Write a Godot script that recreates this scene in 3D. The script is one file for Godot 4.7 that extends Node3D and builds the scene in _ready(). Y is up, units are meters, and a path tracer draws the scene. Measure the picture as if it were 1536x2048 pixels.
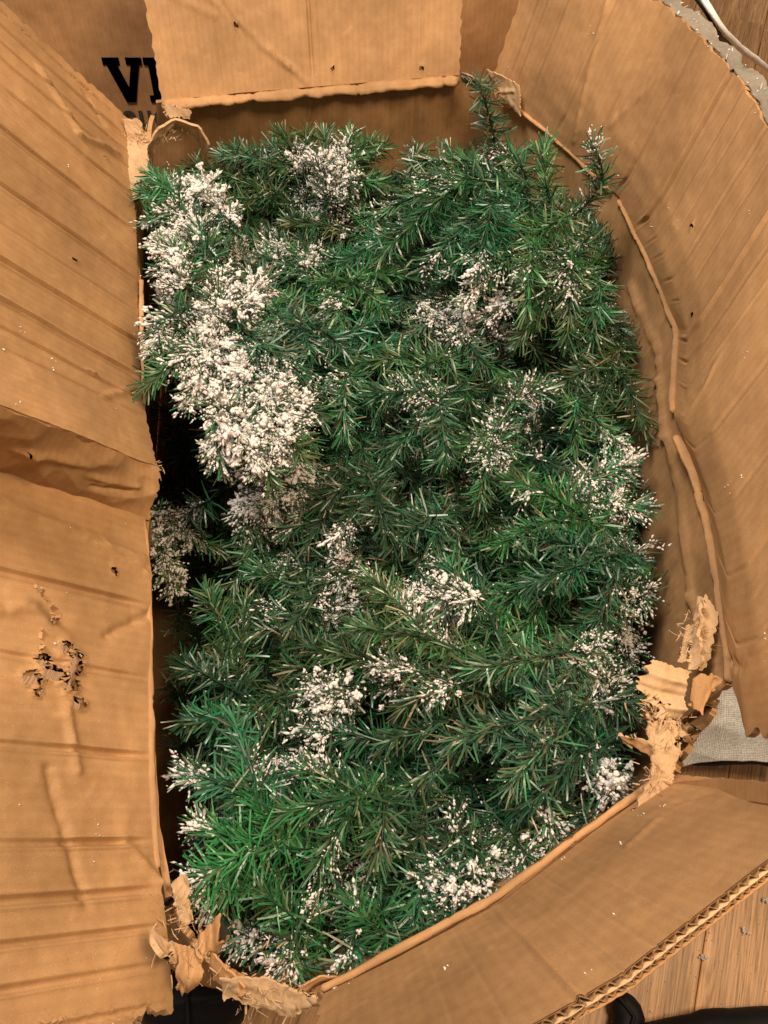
extends Node3D
# A cardboard box, opened from above, with a folded-up flocked artificial tree inside it.

var rng := RandomNumberGenerator.new()
var kraft: StandardMaterial3D
var kraft_outer: StandardMaterial3D
var kraft_edge: StandardMaterial3D
var shaded_flute_paper: StandardMaterial3D
var ink: StandardMaterial3D
var needle_mat: StandardMaterial3D
var stem_mat: StandardMaterial3D
var snow_mat: StandardMaterial3D
var wood_mats: Array = []
var grey_liner: StandardMaterial3D

var grid_p := PackedVector3Array()      # the last sheet's inner face
var grid_n := PackedVector3Array()
var grid_nu := 0
var grid_nv := 0
var grid_size := Vector2.ONE

var needle_v: Array = []
var needle_n: Array = []
var needle_i := PackedInt32Array()
var lump_v: Array = []
var lump_n: Array = []
var lump_i := PackedInt32Array()
var bit_v: Array = []
var bit_n: Array = []
var bit_i := PackedInt32Array()
var crust_v: Array = []
var crust_n: Array = []
var crust_i := PackedInt32Array()
var zones: Array = []                   # where flock lies: [Vector2 xz, radius, strength]
var rough_noise := FastNoiseLite.new()

# ---------------------------------------------------------------- naming helpers

func tag(o: Node3D, label := "", category := "", group := "", kind := "") -> Node3D:
	if label: o.set_meta("label", label)
	if category: o.set_meta("category", category)
	if group: o.set_meta("group", group)
	if kind: o.set_meta("kind", kind)
	return o

func numbered(called: String, parent: Node) -> String:
	if not parent.has_node(called):
		return called
	var k := 1
	while parent.has_node("%s_%03d" % [called, k]):
		k += 1
	return "%s_%03d" % [called, k]

func thing(called: String, at: Vector3) -> Node3D:
	var o := Node3D.new()
	o.name = numbered(called, self)
	o.position = at
	add_child(o)
	return o

func part(called: String, m: Mesh, mat: Material, parent: Node3D) -> MeshInstance3D:
	var o := MeshInstance3D.new()
	o.name = numbered(called, parent)
	o.mesh = m
	if mat:
		o.material_override = mat
	parent.add_child(o)
	return o

func mesh_of(v: PackedVector3Array, n: PackedVector3Array, idx: PackedInt32Array, uv = null, col = null) -> ArrayMesh:
	var a := []
	a.resize(Mesh.ARRAY_MAX)
	a[Mesh.ARRAY_VERTEX] = v
	a[Mesh.ARRAY_NORMAL] = n
	a[Mesh.ARRAY_INDEX] = idx
	if uv != null:
		a[Mesh.ARRAY_TEX_UV] = uv
		a[Mesh.ARRAY_TEX_UV2] = uv
	if col != null: a[Mesh.ARRAY_COLOR] = col
	var m := ArrayMesh.new()
	m.add_surface_from_arrays(Mesh.PRIMITIVE_TRIANGLES, a)
	return m

# ---------------------------------------------------------------- textures and materials

func noise(freq: float, s: int, oct := 3) -> FastNoiseLite:
	var f := FastNoiseLite.new()
	f.noise_type = FastNoiseLite.TYPE_SIMPLEX_SMOOTH
	f.frequency = freq
	f.seed = s
	f.fractal_octaves = oct
	return f

func kraft_images(size: int) -> Array:
	# paper: mottling, fibres, faint lines over the flutes
	var a: PackedByteArray = noise(0.012, 3, 4).get_seamless_image(size, size).get_data()
	var b: PackedByteArray = noise(0.16, 5, 2).get_seamless_image(size, size).get_data()
	var c: PackedByteArray = noise(0.5, 8, 1).get_seamless_image(size, size).get_data()
	var pix := PackedByteArray()
	pix.resize(size * size * 3)
	var high := PackedByteArray()
	high.resize(size * size)
	var lines := PackedFloat32Array()
	lines.resize(size)
	for x in size:
		lines[x] = sin(TAU * x * 32.0 / size)
	var j := 0
	for y in size:
		for x in size:
			var i := y * size + x
			var m: float = (a[i] - 128) / 128.0
			var f: float = (b[i] - 128) / 128.0
			var g: float = (c[i] - 128) / 128.0
			var k: float = 1.0 + 0.045 * m + 0.045 * f + 0.06 * g + 0.013 * lines[x]
			pix[j] = int(clampf(200.0 * k, 0, 255))
			pix[j + 1] = int(clampf(158.0 * (k + 0.012 * m), 0, 255))
			pix[j + 2] = int(clampf(113.0 * (k + 0.03 * m), 0, 255))
			high[i] = int(clampf(128.0 + 15.0 * lines[x] + 20.0 * f + 16.0 * g + 8.0 * m, 0, 255))
			j += 3
	var im := Image.create_from_data(size, size, false, Image.FORMAT_RGB8, pix)
	for k in 2600:                                                    # single pale and dark fibres
		var x := rng.randi_range(0, size - 8)
		var y := rng.randi_range(0, size - 8)
		var cc: Color = im.get_pixel(x, y) * (1.22 if rng.randf() < 0.55 else 0.8)
		for t in rng.randi_range(2, 6):
			im.set_pixel(x + (t if k % 2 else 0), y + (t if k % 3 else 0), cc)
	var h := Image.create_from_data(size, size, false, Image.FORMAT_L8, high)
	var s2 := 512
	var broad: PackedByteArray = noise(0.009, 71, 4).get_seamless_image(s2, s2).get_data()
	var rn := noise(0.014, 75, 3)
	rn.fractal_type = FastNoiseLite.FRACTAL_RIDGED
	var rub: PackedByteArray = rn.get_seamless_image(s2, s2).get_data()
	var wear := PackedByteArray()
	wear.resize(s2 * s2 * 3)
	for i in s2 * s2:
		var k: float = 0.93 + 0.1 * (broad[i] - 128) / 128.0 + 0.06 * clampf((rub[i] - 205) / 50.0, 0, 1)
		wear[i * 3] = int(clampf(255.0 * k, 0, 255))
		wear[i * 3 + 1] = int(clampf(255.0 * (k * 1.01 - 0.004), 0, 255))
		wear[i * 3 + 2] = int(clampf(255.0 * (k * 1.03 - 0.012), 0, 255))
	return [ImageTexture.create_from_image(im), ImageTexture.create_from_image(h), ImageTexture.create_from_image(Image.create_from_data(s2, s2, false, Image.FORMAT_RGB8, wear))]

func paper(tex: Array, tint: Color, rough: float, relief: float) -> StandardMaterial3D:
	var m := StandardMaterial3D.new()
	m.albedo_texture = tex[0]
	m.albedo_color = tint
	m.roughness = rough
	m.metallic_specular = 0.32
	m.heightmap_enabled = true
	m.heightmap_texture = tex[1]
	m.heightmap_scale = relief
	m.detail_enabled = true                                           # broad scuffs and handling marks
	m.detail_blend_mode = BaseMaterial3D.BLEND_MODE_MUL
	m.detail_uv_layer = BaseMaterial3D.DETAIL_UV_2
	m.uv2_scale = Vector3(0.31, 0.31, 1)
	m.detail_albedo = tex[2]
	return m

func wood(s: int, tint: Color) -> StandardMaterial3D:
	var w := 256
	var h := 1024
	var fine := noise(0.22, s, 2).get_image(w, 32)
	fine.resize(w, h, Image.INTERPOLATE_CUBIC)
	var pores := noise(0.45, s + 7, 1).get_image(w, 90)
	pores.resize(w, h, Image.INTERPOLATE_CUBIC)
	var broad := noise(0.03, s + 13, 3).get_image(w, 24)
	broad.resize(w, h, Image.INTERPOLATE_CUBIC)
	var wave := noise(0.02, s + 19, 2).get_image(w, 128)
	wave.resize(w, h, Image.INTERPOLATE_CUBIC)
	var fa := fine.get_data()
	var pa := pores.get_data()
	var ba := broad.get_data()
	var wa := wave.get_data()
	var pix := PackedByteArray()
	pix.resize(w * h * 3)
	var high := PackedByteArray()
	high.resize(w * h)
	for i in w * h:
		var x := i % w
		var ring := 0.5 + 0.5 * sin(x * 0.75 + (wa[i] - 128) * 0.12)
		var pore := clampf((pa[i] - 150) / 60.0, 0, 1)
		var k: float = 0.97 + 0.12 * (fa[i] - 128) / 128.0 + 0.1 * (ba[i] - 128) / 128.0 - 0.13 * ring * ring - 0.14 * pore
		pix[i * 3] = int(clampf(236.0 * k, 0, 255))
		pix[i * 3 + 1] = int(clampf(188.0 * (k - 0.02 * ring), 0, 255))
		pix[i * 3 + 2] = int(clampf(138.0 * (k - 0.04 * ring), 0, 255))
		high[i] = int(clampf(150.0 - 70.0 * pore - 30.0 * ring, 0, 255))
	var m := StandardMaterial3D.new()
	m.albedo_texture = ImageTexture.create_from_image(Image.create_from_data(w, h, false, Image.FORMAT_RGB8, pix))
	m.albedo_color = tint
	m.roughness = 0.42
	m.heightmap_enabled = true
	m.heightmap_texture = ImageTexture.create_from_image(Image.create_from_data(w, h, false, Image.FORMAT_L8, high))
	m.heightmap_scale = 0.03
	return m

func plain(c: Color, rough: float, spec := 0.5) -> StandardMaterial3D:
	var m := StandardMaterial3D.new()
	m.albedo_color = c.linear_to_srgb()
	m.roughness = rough
	m.metallic_specular = spec
	return m

func make_materials() -> void:
	var tex := kraft_images(1024)
	kraft = paper(tex, Color(0.975, 0.965, 0.95), 0.62, 0.014)
	kraft_outer = paper(tex, Color(0.9, 0.86, 0.82), 0.6, 0.03)
	kraft_edge = paper(tex, Color(1.03, 1.09, 1.17), 0.9, 0.05)
	shaded_flute_paper = paper(tex, Color(0.74, 0.74, 0.74), 0.9, 0.03)  # kraft darkened: shade inside the corrugation put into the tint
	grey_liner = paper(tex, Color(0.74, 0.88, 1.1), 0.85, 0.05)
	ink = plain(Color(0.05, 0.045, 0.045), 0.6, 0.3)
	needle_mat = plain(Color(1, 1, 1), 0.36, 0.62)
	needle_mat.vertex_color_use_as_albedo = true
	needle_mat.backlight_enabled = true
	needle_mat.backlight = Color(0.12, 0.12, 0.12)
	stem_mat = plain(Color(0.02, 0.05, 0.025), 0.7)
	snow_mat = plain(Color(0.8, 0.795, 0.79), 0.95, 0.2)
	snow_mat.uv1_triplanar = true
	snow_mat.uv1_scale = Vector3(30, 30, 30)
	snow_mat.heightmap_enabled = true
	var nt := ImageTexture.create_from_image(noise(0.09, 77, 3).get_seamless_image(256, 256))
	snow_mat.heightmap_texture = nt
	snow_mat.heightmap_scale = 0.07
	for k in 3:
		wood_mats.append(wood(40 + k * 5, [Color(1, 1, 1), Color(0.95, 0.95, 0.95), Color(1, 0.98, 0.97)][k]))

# ---------------------------------------------------------------- sheets of cardboard

func curve(pts: Array) -> Curve3D:
	var c := Curve3D.new()
	c.bake_interval = 0.004
	for p in pts:
		c.add_point(p)
	return c

func along(c: Curve3D, t: float) -> Vector3:
	return c.sample_baked(clampf(t, 0, 1) * c.get_baked_length())

func offset_pts(pts: Array, d0: Vector3, d1: Vector3, l0: float, l1: float) -> Array:
	var out := []
	var c := curve(pts)
	for k in 9:
		var t := k / 8.0
		out.append(along(c, t) + d0.lerp(d1, t).normalized() * lerpf(l0, l1, t))
	return out

# o: h (hinge points), c (outer points), s0, s1 (side points, optional), nu, nv, seed, th, toward,
#    tear [side u=0, side u=1, hinge, outer] in metres, lines [[U, width, depth]] along the flutes,
#    creases [[U0, V0, U1, V1, width, depth]], wrinkle, bulge, crumple, holes [[U, V, rU, rV]], bow
func sheet(o: Dictionary) -> ArrayMesh:
	var nu: int = o.get("nu", 120)
	var nv: int = o.get("nv", 70)
	var sd: int = o.get("seed", 1)
	var th: float = o.get("th", 0.0055)
	var ch := curve(o.h)
	var cc := curve(o.c)
	var s0 := curve(o.get("s0", [o.h[0], o.c[0]]))
	var s1 := curve(o.get("s1", [o.h[-1], o.c[-1]]))
	var c00: Vector3 = o.h[0]
	var c10: Vector3 = o.h[-1]
	var c01: Vector3 = o.c[0]
	var c11: Vector3 = o.c[-1]
	var size := Vector2((ch.get_baked_length() + cc.get_baked_length()) / 2, (s0.get_baked_length() + s1.get_baked_length()) / 2)
	var tear: Array = o.get("tear", [0.0, 0.0, 0.0, 0.0])
	var tn := noise(o.get("tear_freq", 24.0), sd + 31, 5)
	var wn := noise(9.0, sd + 3, 2)
	wn.fractal_type = FastNoiseLite.FRACTAL_RIDGED
	var bn := noise(3.2, sd + 9, 2)
	var kn := noise(o.get("crumple_freq", 38.0), sd + 17, 3)
	kn.fractal_type = FastNoiseLite.FRACTAL_RIDGED
	var wr: float = o.get("wrinkle", 0.0008)
	var bl: float = o.get("bulge", 0.004)
	var kr: float = o.get("crumple", 0.0)
	var bow: float = o.get("bow", 0.0)
	var lines: Array = o.get("lines", [])
	var creases: Array = o.get("creases", [])
	var holes: Array = o.get("holes", [])
	var stretch: Vector2 = o.get("stretch", Vector2(1, 1))
	var lineshape := PackedFloat32Array()
	lineshape.resize(nu + 1)
	for i in nu + 1:
		var u0 := float(i) / nu * size.x
		var z := 0.0
		for l in lines:
			var x: float = (u0 - l[0]) / (l[1] * 0.55)
			if absf(x) < 3.0:
				z += 0.6 * l[2] * (-1.0 / (1.0 + pow(x * 1.3, 6)) + 0.5 * exp(-(absf(x) - 1.3) * (absf(x) - 1.3) * 7.0))
		lineshape[i] = z
	var W := nv + 1
	var base := PackedVector3Array()
	base.resize((nu + 1) * W)
	var uvs := PackedVector2Array()
	uvs.resize(base.size())
	for i in nu + 1:
		for j in W:
			var u := float(i) / nu
			var v := float(j) / nv
			var a0: float = tear[0] / size.x * absf(tn.get_noise_2d(v * size.y, 0.3)) * 2.0
			var a1: float = 1.0 - tear[1] / size.x * absf(tn.get_noise_2d(v * size.y, 5.3)) * 2.0
			var b0: float = tear[2] / size.y * absf(tn.get_noise_2d(u * size.x, 9.1)) * 2.0
			var b1: float = 1.0 - tear[3] / size.y * absf(tn.get_noise_2d(u * size.x, 14.7)) * 2.0
			var u1 := u + a0 * clampf(1 - u * size.x / 0.03, 0, 1) - (1 - a1) * clampf(1 - (1 - u) * size.x / 0.03, 0, 1)
			v = v + b0 * clampf(1 - v * size.y / 0.03, 0, 1) - (1 - b1) * clampf(1 - (1 - v) * size.y / 0.03, 0, 1)
			u = u1
			var p: Vector3 = along(ch, u) * (1 - v) + along(cc, u) * v + along(s0, v) * (1 - u) + along(s1, v) * u
			p -= (c00 * (1 - u) + c10 * u) * (1 - v) + (c01 * (1 - u) + c11 * u) * v
			base[i * W + j] = p
			uvs[i * W + j] = Vector2(u * size.x, v * size.y) / 0.256
	var nn := grid_normals(base, nu, nv)
	var mid := Vector3.ZERO
	for k in range(0, base.size(), 37):
		mid += nn[k]
	var centre: Vector3 = base[(nu / 2) * W + nv / 2]
	var sign := 1.0 if mid.dot(o.get("toward", Vector3(0.05, 1.1, -0.45)) - centre) > 0 else -1.0
	for i in nu + 1:
		for j in W:
			var k := i * W + j
			var q := uvs[k] * 0.256
			var z: float = wr * (wn.get_noise_2d(q.x * stretch.x, q.y * stretch.y) - 0.3) + bl * bn.get_noise_2d(q.x, q.y) + lineshape[clampi(roundi(q.x / size.x * nu), 0, nu)] * clampf(1.1 + 0.9 * bn.get_noise_2d(q.x * 2 + 3, q.y * 2), 0.25, 1.4) * clampf(q.y / 0.035, 0.12, 1.0)
			if kr > 0.0:
				z += kr * kn.get_noise_2d(q.x, q.y)
			if bow != 0.0:
				var t := float(j) / nv
				z += bow * 4 * t * (1 - t)
			for c in creases:
				var A := Vector2(c[0], c[1])
				var B := Vector2(c[2], c[3])
				var near := Geometry2D.get_closest_point_to_segment(q, A, B)
				var d: float = near.distance_to(q) / c[4]
				if d < 2.5:
					z += c[5] * exp(-d * d) * (0.7 + 0.6 * kn.get_noise_2d(q.x * 0.7, q.y * 0.7 + 4))
			for hh in holes:
				var ex: float = (q.x - hh[0]) / hh[2]
				var ey: float = (q.y - hh[1]) / hh[3]
				var rr := sqrt(ex * ex + ey * ey)
				if rr < 2.2:
					z += 0.0022 * exp(-(rr - 1.1) * (rr - 1.1) * 3.0) * (0.5 + kn.get_noise_2d(q.x * 3, q.y * 3))
					var step := size / Vector2(nu, nv)
					base[k] += (c10 - c00).normalized() * step.x * rng.randf_range(-0.42, 0.42) + (c01 - c00).normalized() * step.y * rng.randf_range(-0.42, 0.42)
			base[k] += nn[k] * sign * z
	nn = grid_normals(base, nu, nv)
	if sign < 0:
		for k in nn.size():
			nn[k] = -nn[k]
	grid_p = base
	grid_n = nn
	grid_nu = nu
	grid_nv = nv
	grid_size = size
	var total := base.size()
	var pos := base.duplicate()
	var nor := nn.duplicate()
	var uv := uvs.duplicate()
	pos.resize(total * 2)
	nor.resize(total * 2)
	uv.append_array(uvs)
	for k in total:
		pos[total + k] = base[k] - nn[k] * th
		nor[total + k] = -nn[k]
	var idx := PackedInt32Array()
	for i in nu:
		for j in nv:
			var a := i * W + j
			if holes.size():
				var q2 := (uvs[a] + uvs[a + W + 1]) * 0.128
				var out := false
				for hh in holes:
					var dx: float = (q2.x - hh[0]) / hh[2]
					var dy: float = (q2.y - hh[1]) / hh[3]
					if dx * dx + dy * dy < 1.0 + 0.9 * kn.get_noise_2d(q2.x * 3, q2.y * 3):
						out = true
						break
				if out:
					continue
			if sign > 0:
				idx.append_array([a, a + 1, a + W, a + 1, a + W + 1, a + W])
				idx.append_array([total + a, total + a + W, total + a + 1, total + a + 1, total + a + W, total + a + W + 1])
			else:
				idx.append_array([a, a + W, a + 1, a + 1, a + W, a + W + 1])
				idx.append_array([total + a, total + a + 1, total + a + W, total + a + 1, total + a + W + 1, total + a + W])
	var rim: Array = []
	for i in nu:
		rim.append([i * W, (i + 1) * W])
		if not o.get("open_outer", false):
			rim.append([(i + 1) * W + nv, i * W + nv])
	for j in nv:
		rim.append([j + 1, j])
		rim.append([nu * W + j, nu * W + j + 1])
	var extra := pos.size()
	for r in rim:
		var e: Vector3 = pos[r[1]] - pos[r[0]]
		var side := e.cross(nn[r[0]]).normalized()
		for k in [r[0], r[1], total + r[0], total + r[1]]:
			pos.append(pos[k])
			nor.append(side)
			uv.append(uv[k] + (Vector2(0.02, 0.02) if k >= total else Vector2.ZERO))
		idx.append_array([extra, extra + 1, extra + 2, extra + 1, extra + 3, extra + 2])
		extra += 4
	return mesh_of(pos, nor, idx, uv)

func grid_normals(p: PackedVector3Array, nu: int, nv: int) -> PackedVector3Array:
	var W := nv + 1
	var n := PackedVector3Array()
	n.resize(p.size())
	for i in nu + 1:
		var i0 := maxi(i - 1, 0) * W
		var i1 := mini(i + 1, nu) * W
		for j in W:
			var du := p[i1 + j] - p[i0 + j]
			var dv := p[i * W + mini(j + 1, nv)] - p[i * W + maxi(j - 1, 0)]
			n[i * W + j] = du.cross(dv).normalized()
	return n

# the point of the last sheet at metric (U, V), lifted off it
func on_sheet(U: float, V: float, lift := 0.0) -> Vector3:
	var i := clampi(int(U / grid_size.x * grid_nu), 0, grid_nu)
	var j := clampi(int(V / grid_size.y * grid_nv), 0, grid_nv)
	var k := i * (grid_nv + 1) + j
	return grid_p[k] + grid_n[k] * lift

func tube(pts: Array, r: float, sides: int, segs: int, rough := 0.0, flat := 1.0, sd := 1, taper := 0.0) -> ArrayMesh:
	var c := curve(pts)
	var n2 := noise(22.0, sd, 5)
	var v := PackedVector3Array()
	var uv := PackedVector2Array()
	var idx := PackedInt32Array()
	var length := c.get_baked_length()
	for i in segs + 1:
		var t := float(i) / segs
		var p := along(c, t)
		var d := (along(c, t + 0.015) - along(c, t - 0.015)).normalized()
		var x := d.cross(Vector3.UP if absf(d.y) < 0.9 else Vector3.RIGHT).normalized()
		var y := x.cross(d).normalized()
		for s in sides + 1:
			var a := TAU * (s % sides) / sides
			var rr := r * (1.0 - taper * t)
			rr *= 1.0 + rough * n2.get_noise_3d(t * length, cos(a) * 0.02, sin(a) * 0.02)
			if rough > 0.5:                                           # crushed across the roll here and there
				rr *= 1.0 - 0.3 * clampf(5.0 * n2.get_noise_2d(t * length * 2.0, 7.0) - 1.5, 0, 1)
			var e := minf(t, 1 - t) * length / r                      # rounded ends
			if e < 1.0:
				rr *= maxf(0.03, sqrt(1 - (1 - e) * (1 - e)))
			v.append(p + x * cos(a) * rr + y * sin(a) * rr * flat)
			uv.append(Vector2(a / TAU * 0.16, t * length / 0.256))
	var W := sides + 1
	for i in segs:
		for s in sides:
			var a := i * W + s
			idx.append_array([a, a + 1, a + W, a + 1, a + W + 1, a + W])
	var n := grid_normals(v, segs, sides)
	for i in segs + 1:
		var q := (n[i * W] + n[i * W + sides]).normalized()
		n[i * W] = q
		n[i * W + sides] = q
	# outward
	var mid := along(c, 0.5)
	var k := (segs / 2) * W
	if n[k].dot(v[k] - mid) < 0:
		for e in n.size():
			n[e] = -n[e]
		idx.reverse()
	return mesh_of(v, n, idx, uv)

# ---------------------------------------------------------------- needles and flock

func make_templates() -> void:
	needle_i = PackedInt32Array([0, 2, 1, 1, 2, 3, 2, 4, 3, 3, 4, 5])
	for k in 24:
		var v := PackedVector3Array()
		var n := PackedVector3Array()
		var bend := rng.randf_range(-0.45, 0.6)
		var twist := rng.randf_range(-0.7, 0.7)
		var wid := rng.randf_range(0.8, 1.15)
		for s in 3:
			var t := s / 2.0
			var w: float = 0.5 * wid * [0.85, 1.0, 0.72][s]
			var a := twist * t
			var c := Vector3(0, bend * t * t, t)
			v.append(c + Vector3(cos(a) * w, sin(a) * w * 0.1, 0))
			v.append(c - Vector3(cos(a) * w, sin(a) * w * 0.1, 0))
			n.append(Vector3(-sin(a), cos(a), -2 * bend * t).normalized())
			n.append(n[-1])
		needle_v.append(v)
		needle_n.append(n)
	var small := ball(0)
	var crumb := [[Vector3.UP, Vector3.DOWN, Vector3.RIGHT, Vector3.LEFT, Vector3.BACK, Vector3.FORWARD], PackedInt32Array()]
	for q in [[0, 2, 4], [0, 4, 3], [0, 3, 5], [0, 5, 2], [1, 4, 2], [1, 3, 4], [1, 5, 3], [1, 2, 5]]:
		crumb[1].append_array(PackedInt32Array(q) if (crumb[0][q[1]] - crumb[0][q[0]]).cross(crumb[0][q[2]] - crumb[0][q[0]]).dot(crumb[0][q[0]]) < 0 else PackedInt32Array([q[0], q[2], q[1]]))
	for k in 14:
		var f := noise(1.3, 200 + k, 3)
		var r := deformed(crumb, f, 0.6)
		bit_v.append(r[0])
		bit_n.append(r[1])
		# clots: crumbs grown together, a small one along a needle and a large one for the wire
		for big in [false, true]:
			var clot := Pile.new()
			for e in (9 if big else 4):
				var g := deformed(small, noise(1.3, 400 + k * 20 + e, 3), 0.8)
				var c := Vector3(rng.randfn(), rng.randfn(), rng.randfn()).normalized() * rng.randf_range(0.3, 0.95) if e else Vector3.ZERO
				if not big: c = Vector3(c.x * 0.5, c.y * 0.5, (e - 1.5) * 0.5)
				var z: float = rng.randf_range(0.25, 0.5) if e else 0.5
				if not big: z = rng.randf_range(0.4, 0.7)
				var bb := frame(Vector3(rng.randfn(), rng.randfn(), rng.randfn()).normalized(), 0.0)
				clot.put(g[0], g[1], small[1], Transform3D(bb.scaled(Vector3.ONE * z), c), bb)
			if big:
				crust_v.append(clot.v)
				crust_n.append(clot.n)
				crust_i = clot.i
			else:
				lump_v.append(clot.v)
				lump_n.append(clot.n)
				lump_i = clot.i
	bit_i = crumb[1]

func ball(sub: int) -> Array:
	var g := (1 + sqrt(5.0)) / 2
	var v := [Vector3(-1, g, 0), Vector3(1, g, 0), Vector3(-1, -g, 0), Vector3(1, -g, 0), Vector3(0, -1, g), Vector3(0, 1, g), Vector3(0, -1, -g), Vector3(0, 1, -g), Vector3(g, 0, -1), Vector3(g, 0, 1), Vector3(-g, 0, -1), Vector3(-g, 0, 1)]
	var f := [[0, 11, 5], [0, 5, 1], [0, 1, 7], [0, 7, 10], [0, 10, 11], [1, 5, 9], [5, 11, 4], [11, 10, 2], [10, 7, 6], [7, 1, 8], [3, 9, 4], [3, 4, 2], [3, 2, 6], [3, 6, 8], [3, 8, 9], [4, 9, 5], [2, 4, 11], [6, 2, 10], [8, 6, 7], [9, 8, 1]]
	for i in v.size(): v[i] = v[i].normalized()
	for s in sub:
		var made := {}
		var f2 := []
		for t in f:
			var m := []
			for e in 3:
				var a: int = mini(t[e], t[(e + 1) % 3])
				var b: int = maxi(t[e], t[(e + 1) % 3])
				var key := a * 1000 + b
				if not made.has(key):
					made[key] = v.size()
					v.append((v[a] + v[b]).normalized())
				m.append(made[key])
			f2 += [[t[0], m[0], m[2]], [t[1], m[1], m[0]], [t[2], m[2], m[1]], [m[0], m[1], m[2]]]
		f = f2
	var idx := PackedInt32Array()
	for t in f: idx.append_array([t[0], t[2], t[1]])
	return [v, idx]

func deformed(b: Array, f: FastNoiseLite, amount: float) -> Array:
	var v := PackedVector3Array()
	for p in b[0]:
		v.append(p * (1.0 + amount * 1.5 * f.get_noise_3d(p.x, p.y, p.z)))
	var n := PackedVector3Array()
	n.resize(v.size())
	var idx: PackedInt32Array = b[1]
	for t in range(0, idx.size(), 3):
		var c := (v[idx[t + 2]] - v[idx[t]]).cross(v[idx[t + 1]] - v[idx[t]])
		for e in 3: n[idx[t + e]] += c
	for k in n.size(): n[k] = n[k].normalized()
	return [v, n]

class Pile:
	var v := PackedVector3Array()
	var n := PackedVector3Array()
	var i := PackedInt32Array()
	var c := PackedColorArray()
	func put(tv: PackedVector3Array, tn: PackedVector3Array, ti: PackedInt32Array, at: Transform3D, turn: Basis) -> void:
		var first := v.size()
		v.append_array(at * tv)
		n.append_array(Transform3D(turn, Vector3.ZERO) * tn)
		var shifted := ti.duplicate()
		for k in shifted.size(): shifted[k] += first
		i.append_array(shifted)
	func tint(col: Color, count: int) -> void:
		var p := PackedColorArray()
		p.resize(count)
		p.fill(col)
		c.append_array(p)

func frame(dir: Vector3, spin: float) -> Basis:
	var x := dir.cross(Vector3.UP if absf(dir.y) < 0.95 else Vector3.RIGHT).normalized()
	var y := dir.cross(x).normalized()
	return Basis(x * cos(spin) + y * sin(spin), y * cos(spin) - x * sin(spin), dir)

func lump(pile: Pile, at: Vector3, r: float, dir: Vector3, longer: float, big: bool) -> void:
	var b := frame(dir, rng.randf() * TAU)
	var k := rng.randi() % lump_v.size()
	var t := Transform3D(Basis(b.x * r, b.y * r * rng.randf_range(0.75, 1.0), b.z * r * longer), at)
	if big: pile.put(lump_v[k], lump_n[k], lump_i, t, b)
	else: pile.put(bit_v[k], bit_n[k], bit_i, t, b)

func flock_at(p: Vector3) -> float:
	if p.y < top_of(Vector2(p.x, p.z)) - 0.06: return 0.0
	var w := 0.0
	for z in zones:
		var d: float = Vector2(p.x, p.z).distance_to(z[0]) / z[1]
		if d < 1.0:
			w = maxf(w, z[2] * clampf(1.7 * (1 - d), 0, 1))
	return w * clampf(0.65 + 1.3 * rough_noise.get_noise_3dv(p), 0.1, 1.4)

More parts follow.
